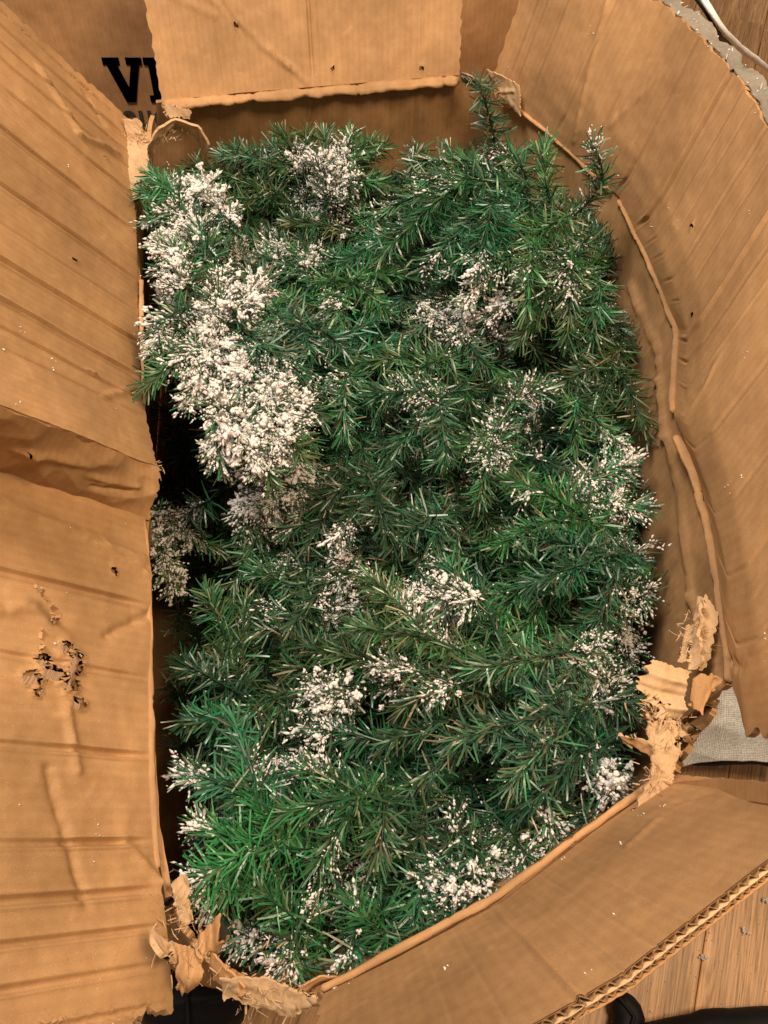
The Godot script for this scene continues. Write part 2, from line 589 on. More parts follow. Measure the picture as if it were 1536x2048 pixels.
# One bottlebrush tip along a bent wire: needles into `green`, flock into `white`.
func brush(green: Pile, white: Pile, p0: Vector3, p1: Vector3, p2: Vector3, count: int, long: float, mood: float, sweep: Vector3, flock := 1.0, spread := 1.0, tone := Color(1, 1, 1)) -> void:
	var length := p0.distance_to(p1) + p1.distance_to(p2)
	var crush := rng.randf_range(0.5, 0.95)
	for k in count:
		var s := rng.randf()
		var a := p0.lerp(p1, s)
		var b := p1.lerp(p2, s)
		var p := a.lerp(b, s)
		var d := (b - a).normalized()
		var lean := deg_to_rad(rng.randf_range(18, 82)) * lerpf(1.0, 0.6, s * s) * spread
		var base := frame(d, rng.randf() * TAU)
		var dir := (d * cos(lean) + base.x * sin(lean) + sweep * rng.randf_range(0.3, 1.0)).normalized()
		dir = (dir + Vector3(rng.randfn(0, 0.33), rng.randfn(0, 0.2), rng.randfn(0, 0.33)))
		if rng.randf() < 0.28:                                        # crushed out of order
			dir = Vector3(rng.randfn(), rng.randfn() * 0.35, rng.randfn()) + d * 0.5
		dir = Vector3(dir.x, dir.y * crush, dir.z).normalized()
		var l := long * rng.randf_range(0.72, 1.15) * lerpf(1.0, 0.8, s)
		var nb := frame(dir, rng.randf() * TAU)
		var width := rng.randf_range(0.0013, 0.0021)
		var t := Transform3D(Basis(nb.x * width, nb.y * l, nb.z * l), p)
		var q := rng.randi() % needle_v.size()
		green.put(needle_v[q], needle_n[q], needle_i, t, nb)
		var r := rng.randf()
		var col: Color
		if r < mood: col = Color(rng.randf_range(0.03, 0.05), rng.randf_range(0.16, 0.25), rng.randf_range(0.075, 0.11))          # bright green film
		elif r < mood + (1 - mood) * 0.62: col = Color(rng.randf_range(0.03, 0.05), rng.randf_range(0.1, 0.155), rng.randf_range(0.05, 0.075))
		elif r < 0.93: col = Color(rng.randf_range(0.075, 0.115), rng.randf_range(0.115, 0.155), rng.randf_range(0.06, 0.085))   # dull olive side
		elif r < 0.955: col = Color(0.28, 0.3, 0.21)
		else: col = Color(0.2, 0.36, 0.28)                                # pale mint: silvery glints painted into the needle colour
		green.tint(col * tone, 6)
		if white == null: continue
		var m := p + dir * l * 0.55
		var w := flock_at(m) * flock
		if w <= 0.0:
			if rng.randf() < 0.06 and p.y > 0.42: lump(white, p + dir * l * rng.randf(), rng.randf_range(0.0004, 0.001), dir, rng.randf_range(1.0, 4.0), false)
			continue
		if rng.randf() < w * 0.85:
			var from := rng.randf_range(0.05, 0.45)
			var fat := rng.randf_range(0.0019, 0.0037) * (0.65 + 0.5 * minf(w, 1.0))
			for e in 6:
				var f := lerpf(from, 1.02, e / 5.0)
				var at := p + dir * l * f + nb.y * l * 0.1 * f * f
				var stray := Vector3(rng.randfn(0, 0.0013), rng.randfn(0.0004, 0.0013), rng.randfn(0, 0.0013))
				lump(white, at + stray, fat * rng.randf_range(0.22, 0.6), (dir + stray * 400).normalized(), rng.randf_range(1.2, 3.2), false)
			for e in (2 if rng.randf() < w - 0.3 else 0):
				lump(white, p + dir * l * rng.randf_range(0.45, 1.0), fat * rng.randf_range(0.7, 1.25), dir, rng.randf_range(1.0, 1.8), true)
		elif rng.randf() < w:
			for e in 4:
				lump(white, p + dir * l * rng.randf() + nb.y * 0.001, rng.randf_range(0.0008, 0.002), dir, rng.randf_range(1.0, 2.5), false)
	if white != null:
		for k in int(length * 700 * flock):                      # flock caked round the wire
			var s := rng.randf()
			var p := p0.lerp(p1, s).lerp(p1.lerp(p2, s), s)
			var w := flock_at(p) * flock
			if rng.randf() < w * w * 0.85:
				var at := p + Vector3(rng.randfn(0, 0.009), absf(rng.randfn(0.004, 0.008)), rng.randfn(0, 0.009))
				var q := rng.randi() % crust_v.size()
				var bb := frame(Vector3(rng.randfn(), rng.randfn(), rng.randfn()).normalized(), 0.0)
				var sc := rng.randf_range(0.0034, 0.0075) * minf(1.0, 0.5 + 0.5 * w)
				white.put(crust_v[q], crust_n[q], crust_i, Transform3D(Basis(bb.x * sc, bb.y * sc * 0.8, bb.z * sc * rng.randf_range(0.9, 1.5)), at), bb)
			if rng.randf() < w * w:
				var off := Vector3(rng.randfn(0, 0.007), absf(rng.randfn(0.004, 0.006)), rng.randfn(0, 0.007))
				lump(white, p + off, rng.randf_range(0.0009, 0.0026), Vector3(rng.randfn(), rng.randfn() + 0.8, rng.randfn()).normalized(), rng.randf_range(0.9, 1.6), rng.randf() < 0.25)

# A branch: wire (the part), needles and flock (its sub-parts). tips: [[root, bend, end], ...]
func branch(tree: Node3D, tips: Array, per_m: float, long: float, mood: float, sweep: Vector3, flock := 1.0, spread := 1.0) -> void:
	var o := tree.position
	var green := Pile.new()
	var white := Pile.new() if flock > 0 else null
	var wire := SurfaceTool.new()
	var dark := rng.randf_range(0.6, 1.2)
	var tone := Color(dark * rng.randf_range(0.8, 1.3), dark, dark * rng.randf_range(0.7, 1.15))
	for t in tips:
		var l: float = t[0].distance_to(t[1]) + t[1].distance_to(t[2])
		brush(green, white, t[0], t[1], t[2], int(l * per_m), long, mood, sweep, flock, spread, tone)
		wire.append_from(tube([t[0] - o, t[0].lerp(t[1], 0.6) - o, t[1].lerp(t[2], 0.4) - o, t[2] - o], 0.0009, 4, 5), 0, Transform3D())
	var b := part("branch", wire.commit(), stem_mat, tree)
	var back := Transform3D(Basis(), -o)
	tag(part("needles", mesh_of(back * green.v, green.n, green.i, null, green.c), needle_mat, b), "", "", "", "stuff")
	if white and white.v.size():
		tag(part("flock", mesh_of(back * white.v, white.n, white.i), snow_mat, b), "", "", "", "stuff")

# ---------------------------------------------------------------- the place

func _ready() -> void:
	rng.seed = 20
	rough_noise.frequency = 45.0
	rough_noise.seed = 4
	var cam := Camera3D.new()
	cam.name = "camera"
	cam.fov = 67.2
	cam.near = 0.02
	cam.far = 30
	cam.position = Vector3(0, 1.22, 0)
	cam.rotation_degrees = Vector3(-62, 0, 0)
	add_child(cam)
	var env := Environment.new()
	env.background_mode = Environment.BG_COLOR
	env.background_color = Color(0.12, 0.1, 0.082).linear_to_srgb()
	env.tonemap_mode = Environment.TONE_MAPPER_LINEAR
	env.tonemap_exposure = 1.0
	env.sdfgi_enabled = true
	env.ssao_enabled = true
	env.ssil_enabled = true
	var we := WorldEnvironment.new()
	we.name = "environment"
	we.environment = env
	add_child(we)
	lamp("warm_room_lamp", Vector3(0.75, 2.35, -0.22), Vector3(0.0, 0.5, -0.4), Vector2(0.6, 0.6), Color(1.0, 0.87, 0.71), 3.7)
	lamp("cool_room_lamp", Vector3(-0.55, 2.4, -0.75), Vector3(0.05, 0.5, -0.5), Vector2(0.5, 0.5), Color(1.0, 0.93, 0.86), 3.9)

	make_materials()
	make_templates()
	make_floor()
	make_printed_box()
	make_box()
	make_tree()
	make_surroundings()

func lamp(called: String, at: Vector3, to: Vector3, size: Vector2, c: Color, e: float) -> void:
	var l := AreaLight3D.new()
	l.name = called
	l.area_size = size
	l.light_color = c
	l.light_energy = e
	l.area_range = 8
	l.shadow_enabled = true
	add_child(l)
	l.look_at_from_position(at, to, Vector3.FORWARD)

func make_floor() -> void:
	var f := thing("floor", Vector3.ZERO)
	tag(f, "oak floor of long narrow boards under the boxes", "floor", "", "structure")
	var turn := Basis(Vector3.UP, deg_to_rad(-20))
	var wide := 0.19
	var shapes := []
	for k in 3:
		var m := box_mesh(Vector3(wide - 0.0012, 0.02, 1.3), 0.0012)
		shapes.append(m)
	for c in 14:
		for r in 4:
			var at := turn * Vector3(-1.0 + c * wide, 0, -3.0 + r * 1.302 + fmod(c * 0.43, 1.0) * 1.1)
			if at.z > 1.3 or at.x < -1.0: continue
			var p := part("plank", shapes[(c + r) % 3], wood_mats[(c * 2 + r) % 3], f)
			p.transform = Transform3D(turn, at + Vector3(0, -0.01, 0))
			if (c + r) % 2: p.rotate_object_local(Vector3.UP, PI)

func box_mesh(s: Vector3, bevel: float) -> ArrayMesh:
	# a board with chamfered top edges; UV runs along its length
	var st := SurfaceTool.new()
	st.begin(Mesh.PRIMITIVE_TRIANGLES)
	var x := s.x / 2
	var y := s.y / 2
	var z := s.z / 2
	var low := [Vector3(-x, -y, -z), Vector3(x, -y, -z), Vector3(x, -y, z), Vector3(-x, -y, z)]
	var rim := [Vector3(-x, y - bevel, -z), Vector3(x, y - bevel, -z), Vector3(x, y - bevel, z), Vector3(-x, y - bevel, z)]
	var b := bevel
	var top := [Vector3(-x + b, y, -z + b), Vector3(x - b, y, -z + b), Vector3(x - b, y, z - b), Vector3(-x + b, y, z - b)]
	var quads := [[top[0], top[1], top[2], top[3]], [low[3], low[2], low[1], low[0]]]
	for k in 4:
		var n := (k + 1) % 4
		quads.append([rim[n], rim[k], low[k], low[n]])
		quads.append([top[n], top[k], rim[k], rim[n]])
	for q in quads:
		var nn: Vector3 = (q[2] - q[0]).cross(q[1] - q[0]).normalized()
		for k in [0, 1, 2, 0, 2, 3]:
			st.set_normal(nn)
			st.set_uv(Vector2(q[k].x / 0.2 + 0.5, q[k].z / 1.3))
			st.add_vertex(q[k])
	return st.commit()

# ---------------------------------------------------------------- the box behind, with print

func flat_shape(poly: PackedVector2Array, depth: float) -> ArrayMesh:
	var st := SurfaceTool.new()
	st.begin(Mesh.PRIMITIVE_TRIANGLES)
	for k in Geometry2D.triangulate_polygon(poly):
		st.set_normal(Vector3(0, 0, 1))
		st.add_vertex(Vector3(poly[k].x, poly[k].y, depth))
	for k in poly.size():
		var a := poly[k]
		var b := poly[(k + 1) % poly.size()]
		var n := Vector3(b.y - a.y, a.x - b.x, 0).normalized()
		for p in [Vector3(a.x, a.y, depth), Vector3(a.x, a.y, 0), Vector3(b.x, b.y, depth), Vector3(b.x, b.y, depth), Vector3(a.x, a.y, 0), Vector3(b.x, b.y, 0)]:
			st.set_normal(n)
			st.add_vertex(p)
	return st.commit()

func make_printed_box() -> void:
	var at := Vector3(-0.2, 0, -1.24)
	var b := thing("printed_box", at)
	tag(b, "brown cardboard box with large black printed lettering standing behind the open box", "box")
	var far := Vector3(0, 0.5, 3)
	var x0 := -0.75
	var x1 := 0.68
	var h := 0.82
	var zb := 0.12                                                   # its front slants away from the open box
	var zt := -0.13
	var lean := atan((zb - zt) / h)
	var m := sheet({h = [Vector3(x0, 0, zb), Vector3(x1, 0, zb)], c = [Vector3(x0, h, zt), Vector3(x1, h, zt)], nu = 120, nv = 70, seed = 61, toward = far, wrinkle = 0.0012, bulge = 0.003,
		creases = [[0.37, 0.62, 0.42, 0.52, 0.0025, -0.004], [0.42, 0.52, 0.45, 0.44, 0.002, -0.004], [0.45, 0.44, 0.48, 0.36, 0.002, -0.003], [0.32, 0.51, 0.41, 0.55, 0.003, 0.003], [0.34, 0.49, 0.43, 0.53, 0.002, -0.0025], [0.46, 0.55, 0.56, 0.53, 0.006, 0.002], [0.45, 0.5, 0.53, 0.49, 0.005, 0.002]]})
	part("front_wall", m, kraft_outer, b)
	for s in [[Vector3(x0, 0, zb), Vector3(x0, 0, -0.5), "side_wall"], [Vector3(x1, 0, zb), Vector3(x1, 0, -0.5), "side_wall"], [Vector3(x0, 0, -0.5), Vector3(x1, 0, -0.5), "back_wall"]]:
		part(s[2], sheet({h = [s[0], s[1]], c = [s[0] + Vector3(0, h, zt - zb if s[2] == "side_wall" else 0.0), s[1] + Vector3(0, h, 0)], nu = 16, nv = 12, seed = 66, toward = Vector3(s[0].x * 9, 0.4, -4 if s[2] == "back_wall" else -0.25)}), kraft_outer, b)
	part("top", sheet({h = [Vector3(x0, h, zt), Vector3(x1, h, zt)], c = [Vector3(x0, h, -0.5), Vector3(x1, h, -0.5)], nu = 20, nv = 12, seed = 67, toward = Vector3(0, 4, 0)}), kraft_outer, b)
	var tilt := Basis(Vector3.RIGHT, -lean)
	var place := func(p: Vector3, lift: float) -> Vector3:                # onto the slanting front
		return Vector3(p.x, p.y, lerpf(zb, zt, p.y / h)) + tilt * Vector3(0, 0, lift)
	# slab-serif capitals
	var V := PackedVector2Array([Vector2(0, 1), Vector2(0.44, 1), Vector2(0.44, 0.84), Vector2(0.37, 0.84), Vector2(0.56, 0.34), Vector2(0.72, 0.84), Vector2(0.61, 0.84), Vector2(0.61, 1), Vector2(1.02, 1), Vector2(1.02, 0.84), Vector2(0.94, 0.84), Vector2(0.66, 0), Vector2(0.42, 0), Vector2(0.09, 0.84), Vector2(0, 0.84)])
	var I := PackedVector2Array([Vector2(0, 1), Vector2(0.46, 1), Vector2(0.46, 0.84), Vector2(0.35, 0.84), Vector2(0.35, 0.16), Vector2(0.46, 0.16), Vector2(0.46, 0), Vector2(0, 0), Vector2(0, 0.16), Vector2(0.11, 0.16), Vector2(0.11, 0.84), Vector2(0, 0.84)])
	var lo: Vector3 = Vector3(-0.470, 0.386, -1.236) - at
	var hi: Vector3 = Vector3(-0.465, 0.454, -1.236) - at
	var big := hi.y - lo.y
	var k := part("letter", flat_shape(V, 0.0012), ink, b)
	k.transform = Transform3D(tilt * Basis().scaled(Vector3(big * 0.93, big, 1)), place.call(Vector3(hi.x, lo.y, 0), 0.0022))
	k = part("letter", flat_shape(I, 0.0012), ink, b)
	k.transform = Transform3D(tilt * Basis().scaled(Vector3(big * 0.98, big, 1)), place.call(Vector3(hi.x + big * 0.99, lo.y, 0), 0.0022))
	var t := TextMesh.new()
	var f := SystemFont.new()
	f.font_names = PackedStringArray(["Droid Sans"])
	f.font_weight = 700
	t.font = f
	t.text = "OUGH"
	t.font_size = 32
	t.pixel_size = 0.00116
	t.depth = 0.002
	t.horizontal_alignment = HORIZONTAL_ALIGNMENT_LEFT
	k = part("printed_word", t, ink, b)
	k.transform = Transform3D(tilt, place.call(Vector3((Vector3(-0.454, 0.359, -1.236) - at).x, (Vector3(-0.416, 0.360, -1.236) - at).y, 0), 0.003))
	# round printed marks, cut off by the top of the picture
	for c in [Vector3(0.140, 0.551, -1.236), Vector3(0.176, 0.551, -1.236)]:
		var ring := TorusMesh.new()
		ring.inner_radius = 0.016
		ring.outer_radius = 0.019
		ring.rings = 40
		ring.ring_segments = 6
		k = part("printed_mark", ring, ink, b)
		k.transform = Transform3D(tilt * Basis(Vector3.RIGHT, PI / 2).scaled_local(Vector3(1, 0.2, 1)), place.call(c - at, 0.003))
		k = part("printed_mark", flat_shape(PackedVector2Array([Vector2(-0.012, -0.004), Vector2(0.011, -0.006), Vector2(0.013, 0.002), Vector2(-0.01, 0.006)]), 0.0012), ink, b)
		k.transform = Transform3D(tilt, place.call(c - at, 0.0025))

# ---------------------------------------------------------------- the open box

func make_box() -> void:
	var at := Vector3(0, 0, -0.45)
	var box := thing("cardboard_box", at)
	tag(box, "large battered open cardboard box holding the flocked tree, flaps up and corners torn", "box")
	var put := func(called: String, o: Dictionary, mat: Material, label := ""):
		var m := sheet(o)
		var p := part(called, m, mat, box)
		p.position = -at
		if label: p.set_meta("label", label)
		return p
	var rim_left := [Vector3(-0.314, 0.545, -0.972), Vector3(-0.305, 0.550, -0.782), Vector3(-0.275, 0.550, -0.603), Vector3(-0.247, 0.550, -0.429), Vector3(-0.232, 0.550, -0.364), Vector3(-0.208, 0.550, -0.216), Vector3(-0.184, 0.550, -0.073), Vector3(-0.166, 0.545, -0.018)]
	var rim_far := [Vector3(-0.315, 0.545, -1.000), Vector3(-0.199, 0.550, -1.010), Vector3(-0.047, 0.550, -1.025), Vector3(0.108, 0.550, -1.048), Vector3(0.151, 0.540, -1.052)]
	var rim_right := [Vector3(0.152, 0.550, -1.025), Vector3(0.227, 0.550, -0.913), Vector3(0.292, 0.550, -0.802), Vector3(0.313, 0.550, -0.705), Vector3(0.329, 0.550, -0.589), Vector3(0.308, 0.545, -0.476), Vector3(0.314, 0.550, -0.399), Vector3(0.314, 0.550, -0.320), Vector3(0.309, 0.550, -0.239), Vector3(0.302, 0.550, -0.184)]
	var rim_near := [Vector3(0.238, 0.550, -0.110), Vector3(0.166, 0.550, -0.065), Vector3(0.090, 0.550, -0.015), Vector3(0.012, 0.550, 0.021), Vector3(-0.047, 0.550, 0.046)]
	var FL := Vector3(-0.44, 0.006, -1.0)
	var FR := Vector3(0.19, 0.006, -1.03)
	var NR := Vector3(0.285, 0.006, -0.15)
	var NL := Vector3(-0.36, 0.006, 0.035)
	var inside := Vector3(0, 0.3, -0.45)
	# walls
	put.call("wall", {h = rim_left, c = [FL, FL.lerp(NL, 0.5), NL], nu = 90, nv = 34, seed = 2, toward = inside, wrinkle = 0.0015, bulge = 0.008, tear = [0, 0, 0.003, 0], tear_freq = 30.0}, kraft)
	put.call("wall", {h = rim_far, c = [FL, FR], nu = 130, nv = 50, seed = 5, toward = inside, wrinkle = 0.001, bulge = 0.006,
		lines = [[0.16, 0.004, 0.002], [0.205, 0.004, 0.003], [0.27, 0.003, 0.0015], [0.33, 0.004, 0.002], [0.38, 0.003, 0.0018], [0.425, 0.004, 0.003]], holes = [[0.25, 0.03, 0.003, 0.002], [0.245, 0.075, 0.004, 0.002]]}, kraft)
	put.call("wall", {h = rim_right, c = [FR, FR.lerp(NR, 0.5) + Vector3(0.02, 0, 0), NR], nu = 190, nv = 90, seed = 8, toward = inside, wrinkle = 0.0015, bulge = 0.006,
		creases = [[0.36, 0.05, 0.52, 0.035, 0.005, 0.005], [0.52, 0.035, 0.6, 0.03, 0.005, 0.006], [0.6, 0.03, 0.78, 0.05, 0.005, 0.005], [0.78, 0.05, 0.88, 0.02, 0.005, 0.005], [0.45, 0.0, 0.48, 0.2, 0.006, -0.003]], lines = [[0.12, 0.004, 0.002], [0.3, 0.005, 0.002], [0.5, 0.004, 0.002], [0.7, 0.004, 0.002]]}, kraft)
	put.call("wall", {h = rim_near, c = [NR, NL], nu = 70, nv = 30, seed = 11, toward = inside, wrinkle = 0.001, bulge = 0.004}, kraft)
	put.call("wall", {h = [Vector3(-0.048, 0.545, 0.047), Vector3(-0.079, 0.530, 0.049), Vector3(-0.125, 0.520, 0.028), Vector3(-0.166, 0.530, -0.015)], c = [NL + Vector3(0.1, 0, 0.02), NL], nu = 60, nv = 50, seed = 12, toward = inside, wrinkle = 0.003, bulge = 0.006, tear = [0, 0, 0.02, 0]}, kraft)
	put.call("wall", {h = [Vector3(0.309, 0.530, -0.185), Vector3(0.298, 0.490, -0.162), Vector3(0.247, 0.540, -0.113)], c = [NR + Vector3(0.01, 0, -0.05), NR], nu = 40, nv = 50, seed = 13, toward = inside, wrinkle = 0.003, bulge = 0.006, tear = [0, 0, 0.03, 0]}, kraft)
	put.call("bottom", {h = [FL, FR], c = [NL, NR], nu = 20, nv = 30, seed = 14, toward = Vector3(0, 2, -0.4)}, kraft)

	# far flap
	var far_h := [Vector3(-0.304, 0.556, -0.988), Vector3(-0.198, 0.556, -1.005), Vector3(-0.047, 0.556, -1.025), Vector3(0.106, 0.556, -1.045)]
	put.call("flap", {h = far_h, c = offset_pts(far_h, Vector3(-0.05, 0.86, -0.51), Vector3(0.0, 0.86, -0.51), 0.27, 0.27), nu = 300, nv = 60, seed = 21, wrinkle = 0.0005, bulge = 0.003, tear = [0.006, 0.004, 0, 0],
		lines = [[0.032, 0.004, 0.0022], [0.062, 0.003, 0.0012], [0.085, 0.004, 0.002], [0.13, 0.003, 0.0012], [0.165, 0.003, 0.001], [0.212, 0.0045, 0.004], [0.225, 0.003, 0.0012], [0.3, 0.003, 0.001], [0.33, 0.002, 0.0008], [0.365, 0.003, 0.0015]],
		creases = [[0.205, 0.004, 0.08, 0.115, 0.003, 0.0018], [0.12, 0.075, 0.1, 0.1, 0.0025, -0.0025], [0.09, 0.09, 0.03, 0.12, 0.003, 0.0018], [0.14, 0.055, 0.19, 0.02, 0.003, 0.0025]],
		holes = [[0.115, 0.08, 0.0022, 0.003], [0.24, 0.02, 0.0022, 0.0016], [0.365, 0.012, 0.003, 0.0016]]}, kraft)
	crumbs(box, at, 6, 91)
	# right flap, one long side torn at its outer end
	var right_h := [Vector3(0.146, 0.556, -1.027), Vector3(0.225, 0.556, -0.911), Vector3(0.292, 0.556, -0.798), Vector3(0.313, 0.556, -0.700), Vector3(0.328, 0.556, -0.583), Vector3(0.307, 0.550, -0.472), Vector3(0.313, 0.556, -0.395), Vector3(0.313, 0.556, -0.317), Vector3(0.309, 0.556, -0.237), Vector3(0.303, 0.556, -0.181)]
	var right_c := offset_pts(right_h, Vector3(0.25, 0.96, -0.13), Vector3(0.27, 0.93, -0.1), 0.188, 0.2)
	put.call("flap", {h = right_h, c = right_c, s1 = [right_h[-1], Vector3(0.296, 0.575, -0.132), Vector3(0.300, 0.610, -0.126), right_c[-1]], nu = 440, nv = 50, seed = 24, wrinkle = 0.0006, bulge = 0.004, tear = [0.004, 0.01, 0, 0.004], th = 0.007,
		lines = [[0.03, 0.003, 0.0045], [0.045, 0.003, 0.0030], [0.075, 0.003, 0.0033], [0.14, 0.005, 0.0027], [0.2, 0.005, 0.0023], [0.265, 0.004, 0.0033], [0.33, 0.006, 0.0045], [0.36, 0.003, 0.0023], [0.385, 0.003, 0.0023], [0.42, 0.004, 0.0027], [0.45, 0.003, 0.0023], [0.5, 0.006, -0.0045], [0.53, 0.005, 0.0045], [0.56, 0.003, -0.0030], [0.63, 0.003, 0.0023], [0.7, 0.004, 0.0023], [0.76, 0.003, 0.0023], [0.82, 0.004, 0.0030]],
		creases = [[0.17, 0.02, 0.13, 0.19, 0.004, 0.002], [0.21, 0.08, 0.24, 0.16, 0.003, 0.002], [0.6, 0.02, 0.57, 0.1, 0.003, 0.002], [0.83, 0.06, 0.87, 0.0, 0.005, -0.003]],
		holes = [[0.37, 0.075, 0.0022, 0.0016], [0.4, 0.1, 0.0024, 0.0018], [0.48, 0.06, 0.0022, 0.0016]]}, kraft, "tall creased right flap with a frayed outer edge")
	crumbs(box, at, 26, 92)
	var lip := []
	var lip2 := []
	var pale := Pile.new()
	for i in range(8, grid_nu - 100, 13):
		var q := grid_p[i * (grid_nv + 1) + grid_nv]
		lip.append(q - grid_n[i * (grid_nv + 1) + grid_nv] * 0.004)
		lip2.append(q + Vector3(0.024, -0.003, -0.01) + Vector3(rng.randfn(0, 0.001), rng.randfn(0, 0.002), 0))
		for e in 4:
			var w := rng.randf()
			lump(pale, lip[-1].lerp(lip2[-1], w) + Vector3(rng.randfn(0, 0.003), 0.002, rng.randfn(0, 0.01)), rng.randf_range(0.0004, 0.0013), Vector3(rng.randfn(), 1, rng.randfn()).normalized(), rng.randf_range(0.8, 3.0), e % 4 == 0)
	put.call("frayed_liner", {h = lip, c = lip2, nu = 160, nv = 12, seed = 25, th = 0.001, crumple = 0.003, tear = [0, 0, 0, 0.006], wrinkle = 0.002, bulge = 0.002, toward = Vector3(0.5, 2, -0.5)}, grey_liner, "pale grey frayed outer liner along the right flap's edge")
	crumb_piles.append(pale)
	# near flap, its corrugated edge towards the camera
	var near_h := [Vector3(0.241, 0.556, -0.108), Vector3(0.165, 0.556, -0.063), Vector3(0.089, 0.556, -0.014), Vector3(0.012, 0.556, 0.022), Vector3(-0.047, 0.556, 0.048)]
	var near_c := offset_pts(near_h, Vector3(0.1, 0.97, 0.2), Vector3(0.02, 0.98, 0.18), 0.222, 0.235)
	put.call("flap", {h = near_h, c = near_c, nu = 260, nv = 56, seed = 27, th = 0.0008, open_outer = true, wrinkle = 0.0003, bulge = 0.002, tear = [0.004, 0.004, 0, 0],
		lines = [[0.1, 0.002, 0.0007], [0.122, 0.002, 0.0007], [0.145, 0.002, 0.0008], [0.165, 0.002, 0.0007], [0.19, 0.004, -0.0018], [0.225, 0.002, 0.0008], [0.25, 0.002, 0.0008]],
		creases = [[0.06, 0.07, 0.09, 0.08, 0.004, 0.0015], [0.02, 0.09, 0.035, 0.06, 0.003, -0.0015]]}, kraft, "near flap with its double corrugation showing")
	corrugate(box, at)
	crumbs(box, at, 12, 93)
	# left flap: far half, a folded-over strip, near half
	var a_h := [Vector3(-0.333, 0.556, -0.943), Vector3(-0.306, 0.556, -0.775), Vector3(-0.276, 0.556, -0.598), Vector3(-0.255, 0.558, -0.486), Vector3(-0.222, 0.575, -0.393)]
	var a_c := offset_pts(a_h, Vector3(-0.36, 0.87, 0.31), Vector3(-0.22, 0.92, 0.33), 0.3, 0.3)
	put.call("flap", {h = a_h, c = a_c, nu = 340, nv = 56, seed = 31, wrinkle = 0.0005, bulge = 0.003, tear = [0.006, 0.001, 0.003, 0], tear_freq = 40.0,
		lines = [[0.02, 0.004, 0.004], [0.045, 0.004, -0.004], [0.075, 0.005, 0.004], [0.1, 0.006, -0.003], [0.15, 0.006, 0.005], [0.215, 0.006, 0.006], [0.25, 0.003, 0.0015], [0.295, 0.006, 0.005], [0.345, 0.003, 0.0015], [0.39, 0.006, 0.006], [0.44, 0.005, 0.005], [0.475, 0.004, 0.003], [0.5, 0.003, 0.002]],
		creases = [[0.06, 0.16, 0.12, 0.1, 0.004, 0.005], [0.12, 0.1, 0.09, 0.03, 0.004, 0.004], [0.03, 0.09, 0.06, 0.06, 0.003, -0.003], [0.5, 0.08, 0.47, 0.03, 0.004, 0.002]],
		holes = [[0.33, 0.11, 0.0016, 0.004], [0.12, 0.055, 0.0016, 0.0018], [0.47, 0.09, 0.0018, 0.005]]}, kraft, "tall left flap with deep pressed creases")
	crumbs(box, at, 10, 94)
	var c_h := [Vector3(-0.235, 0.556, -0.359), Vector3(-0.219, 0.556, -0.286), Vector3(-0.207, 0.556, -0.214), Vector3(-0.187, 0.556, -0.087), Vector3(-0.176, 0.556, -0.036), Vector3(-0.164, 0.555, 0.009), Vector3(-0.152, 0.555, 0.060)]
	var c_c := offset_pts(c_h, Vector3(-0.54, 0.83, 0.14), Vector3(-0.5, 0.86, 0.06), 0.28, 0.28)
	var ridge := [a_h[-1], a_c[-1]]
	var tuck := [c_h[0] + Vector3(0.005, -0.006, 0.012), c_c[0] + Vector3(0, -0.012, 0.02)]
	put.call("flap", {h = ridge, c = tuck, nu = 110, nv = 50, seed = 34, wrinkle = 0.004, bulge = 0.005, tear = [0.006, 0, 0, 0], bow = 0.004, toward = Vector3(0.1, 1.2, 0.3),
		creases = [[0.03, 0.04, 0.09, 0.045, 0.004, 0.003], [0.04, 0.05, 0.08, 0.058, 0.003, -0.003], [0.1, 0.03, 0.17, 0.04, 0.005, 0.003]], holes = [[0.16, 0.035, 0.002, 0.002], [0.22, 0.02, 0.003, 0.003]]}, kraft, "folded-over strip of the left flap")
	put.call("flap", {h = c_h, c = c_c, nu = 360, nv = 110, seed = 37, wrinkle = 0.0011, bulge = 0.004, tear = [0, 0.008, 0.001, 0],
		lines = [[0.105, 0.005, 0.0045], [0.17, 0.004, 0.002], [0.235, 0.005, 0.005], [0.3, 0.005, 0.0045], [0.335, 0.006, 0.004], [0.36, 0.004, 0.003], [0.385, 0.005, 0.003], [0.41, 0.005, 0.004], [0.43, 0.004, 0.003]],
		creases = [[0.06, 0.01, 0.045, 0.16, 0.006, 0.003], [0.06, 0.06, 0.075, 0.0, 0.004, 0.003], [0.14, 0.05, 0.11, 0.0, 0.004, -0.003], [0.19, 0.09, 0.25, 0.075, 0.004, 0.003], [0.25, 0.1, 0.34, 0.07, 0.004, -0.003], [0.3, 0.03, 0.33, 0.0, 0.004, 0.003], [0.13, 0.12, 0.15, 0.2, 0.006, 0.003]],
		holes = [[0.158, 0.09, 0.005, 0.005], [0.167, 0.08, 0.007, 0.006], [0.178, 0.082, 0.011, 0.004], [0.187, 0.086, 0.005, 0.007], [0.18, 0.1, 0.005, 0.011], [0.171, 0.11, 0.004, 0.006], [0.186, 0.119, 0.005, 0.007], [0.196, 0.114, 0.003, 0.003], [0.2, 0.076, 0.004, 0.006], [0.08, 0.043, 0.004, 0.0018]]}, kraft, "near half of the left flap with ragged holes")
	crumbs(box, at, 22, 95)
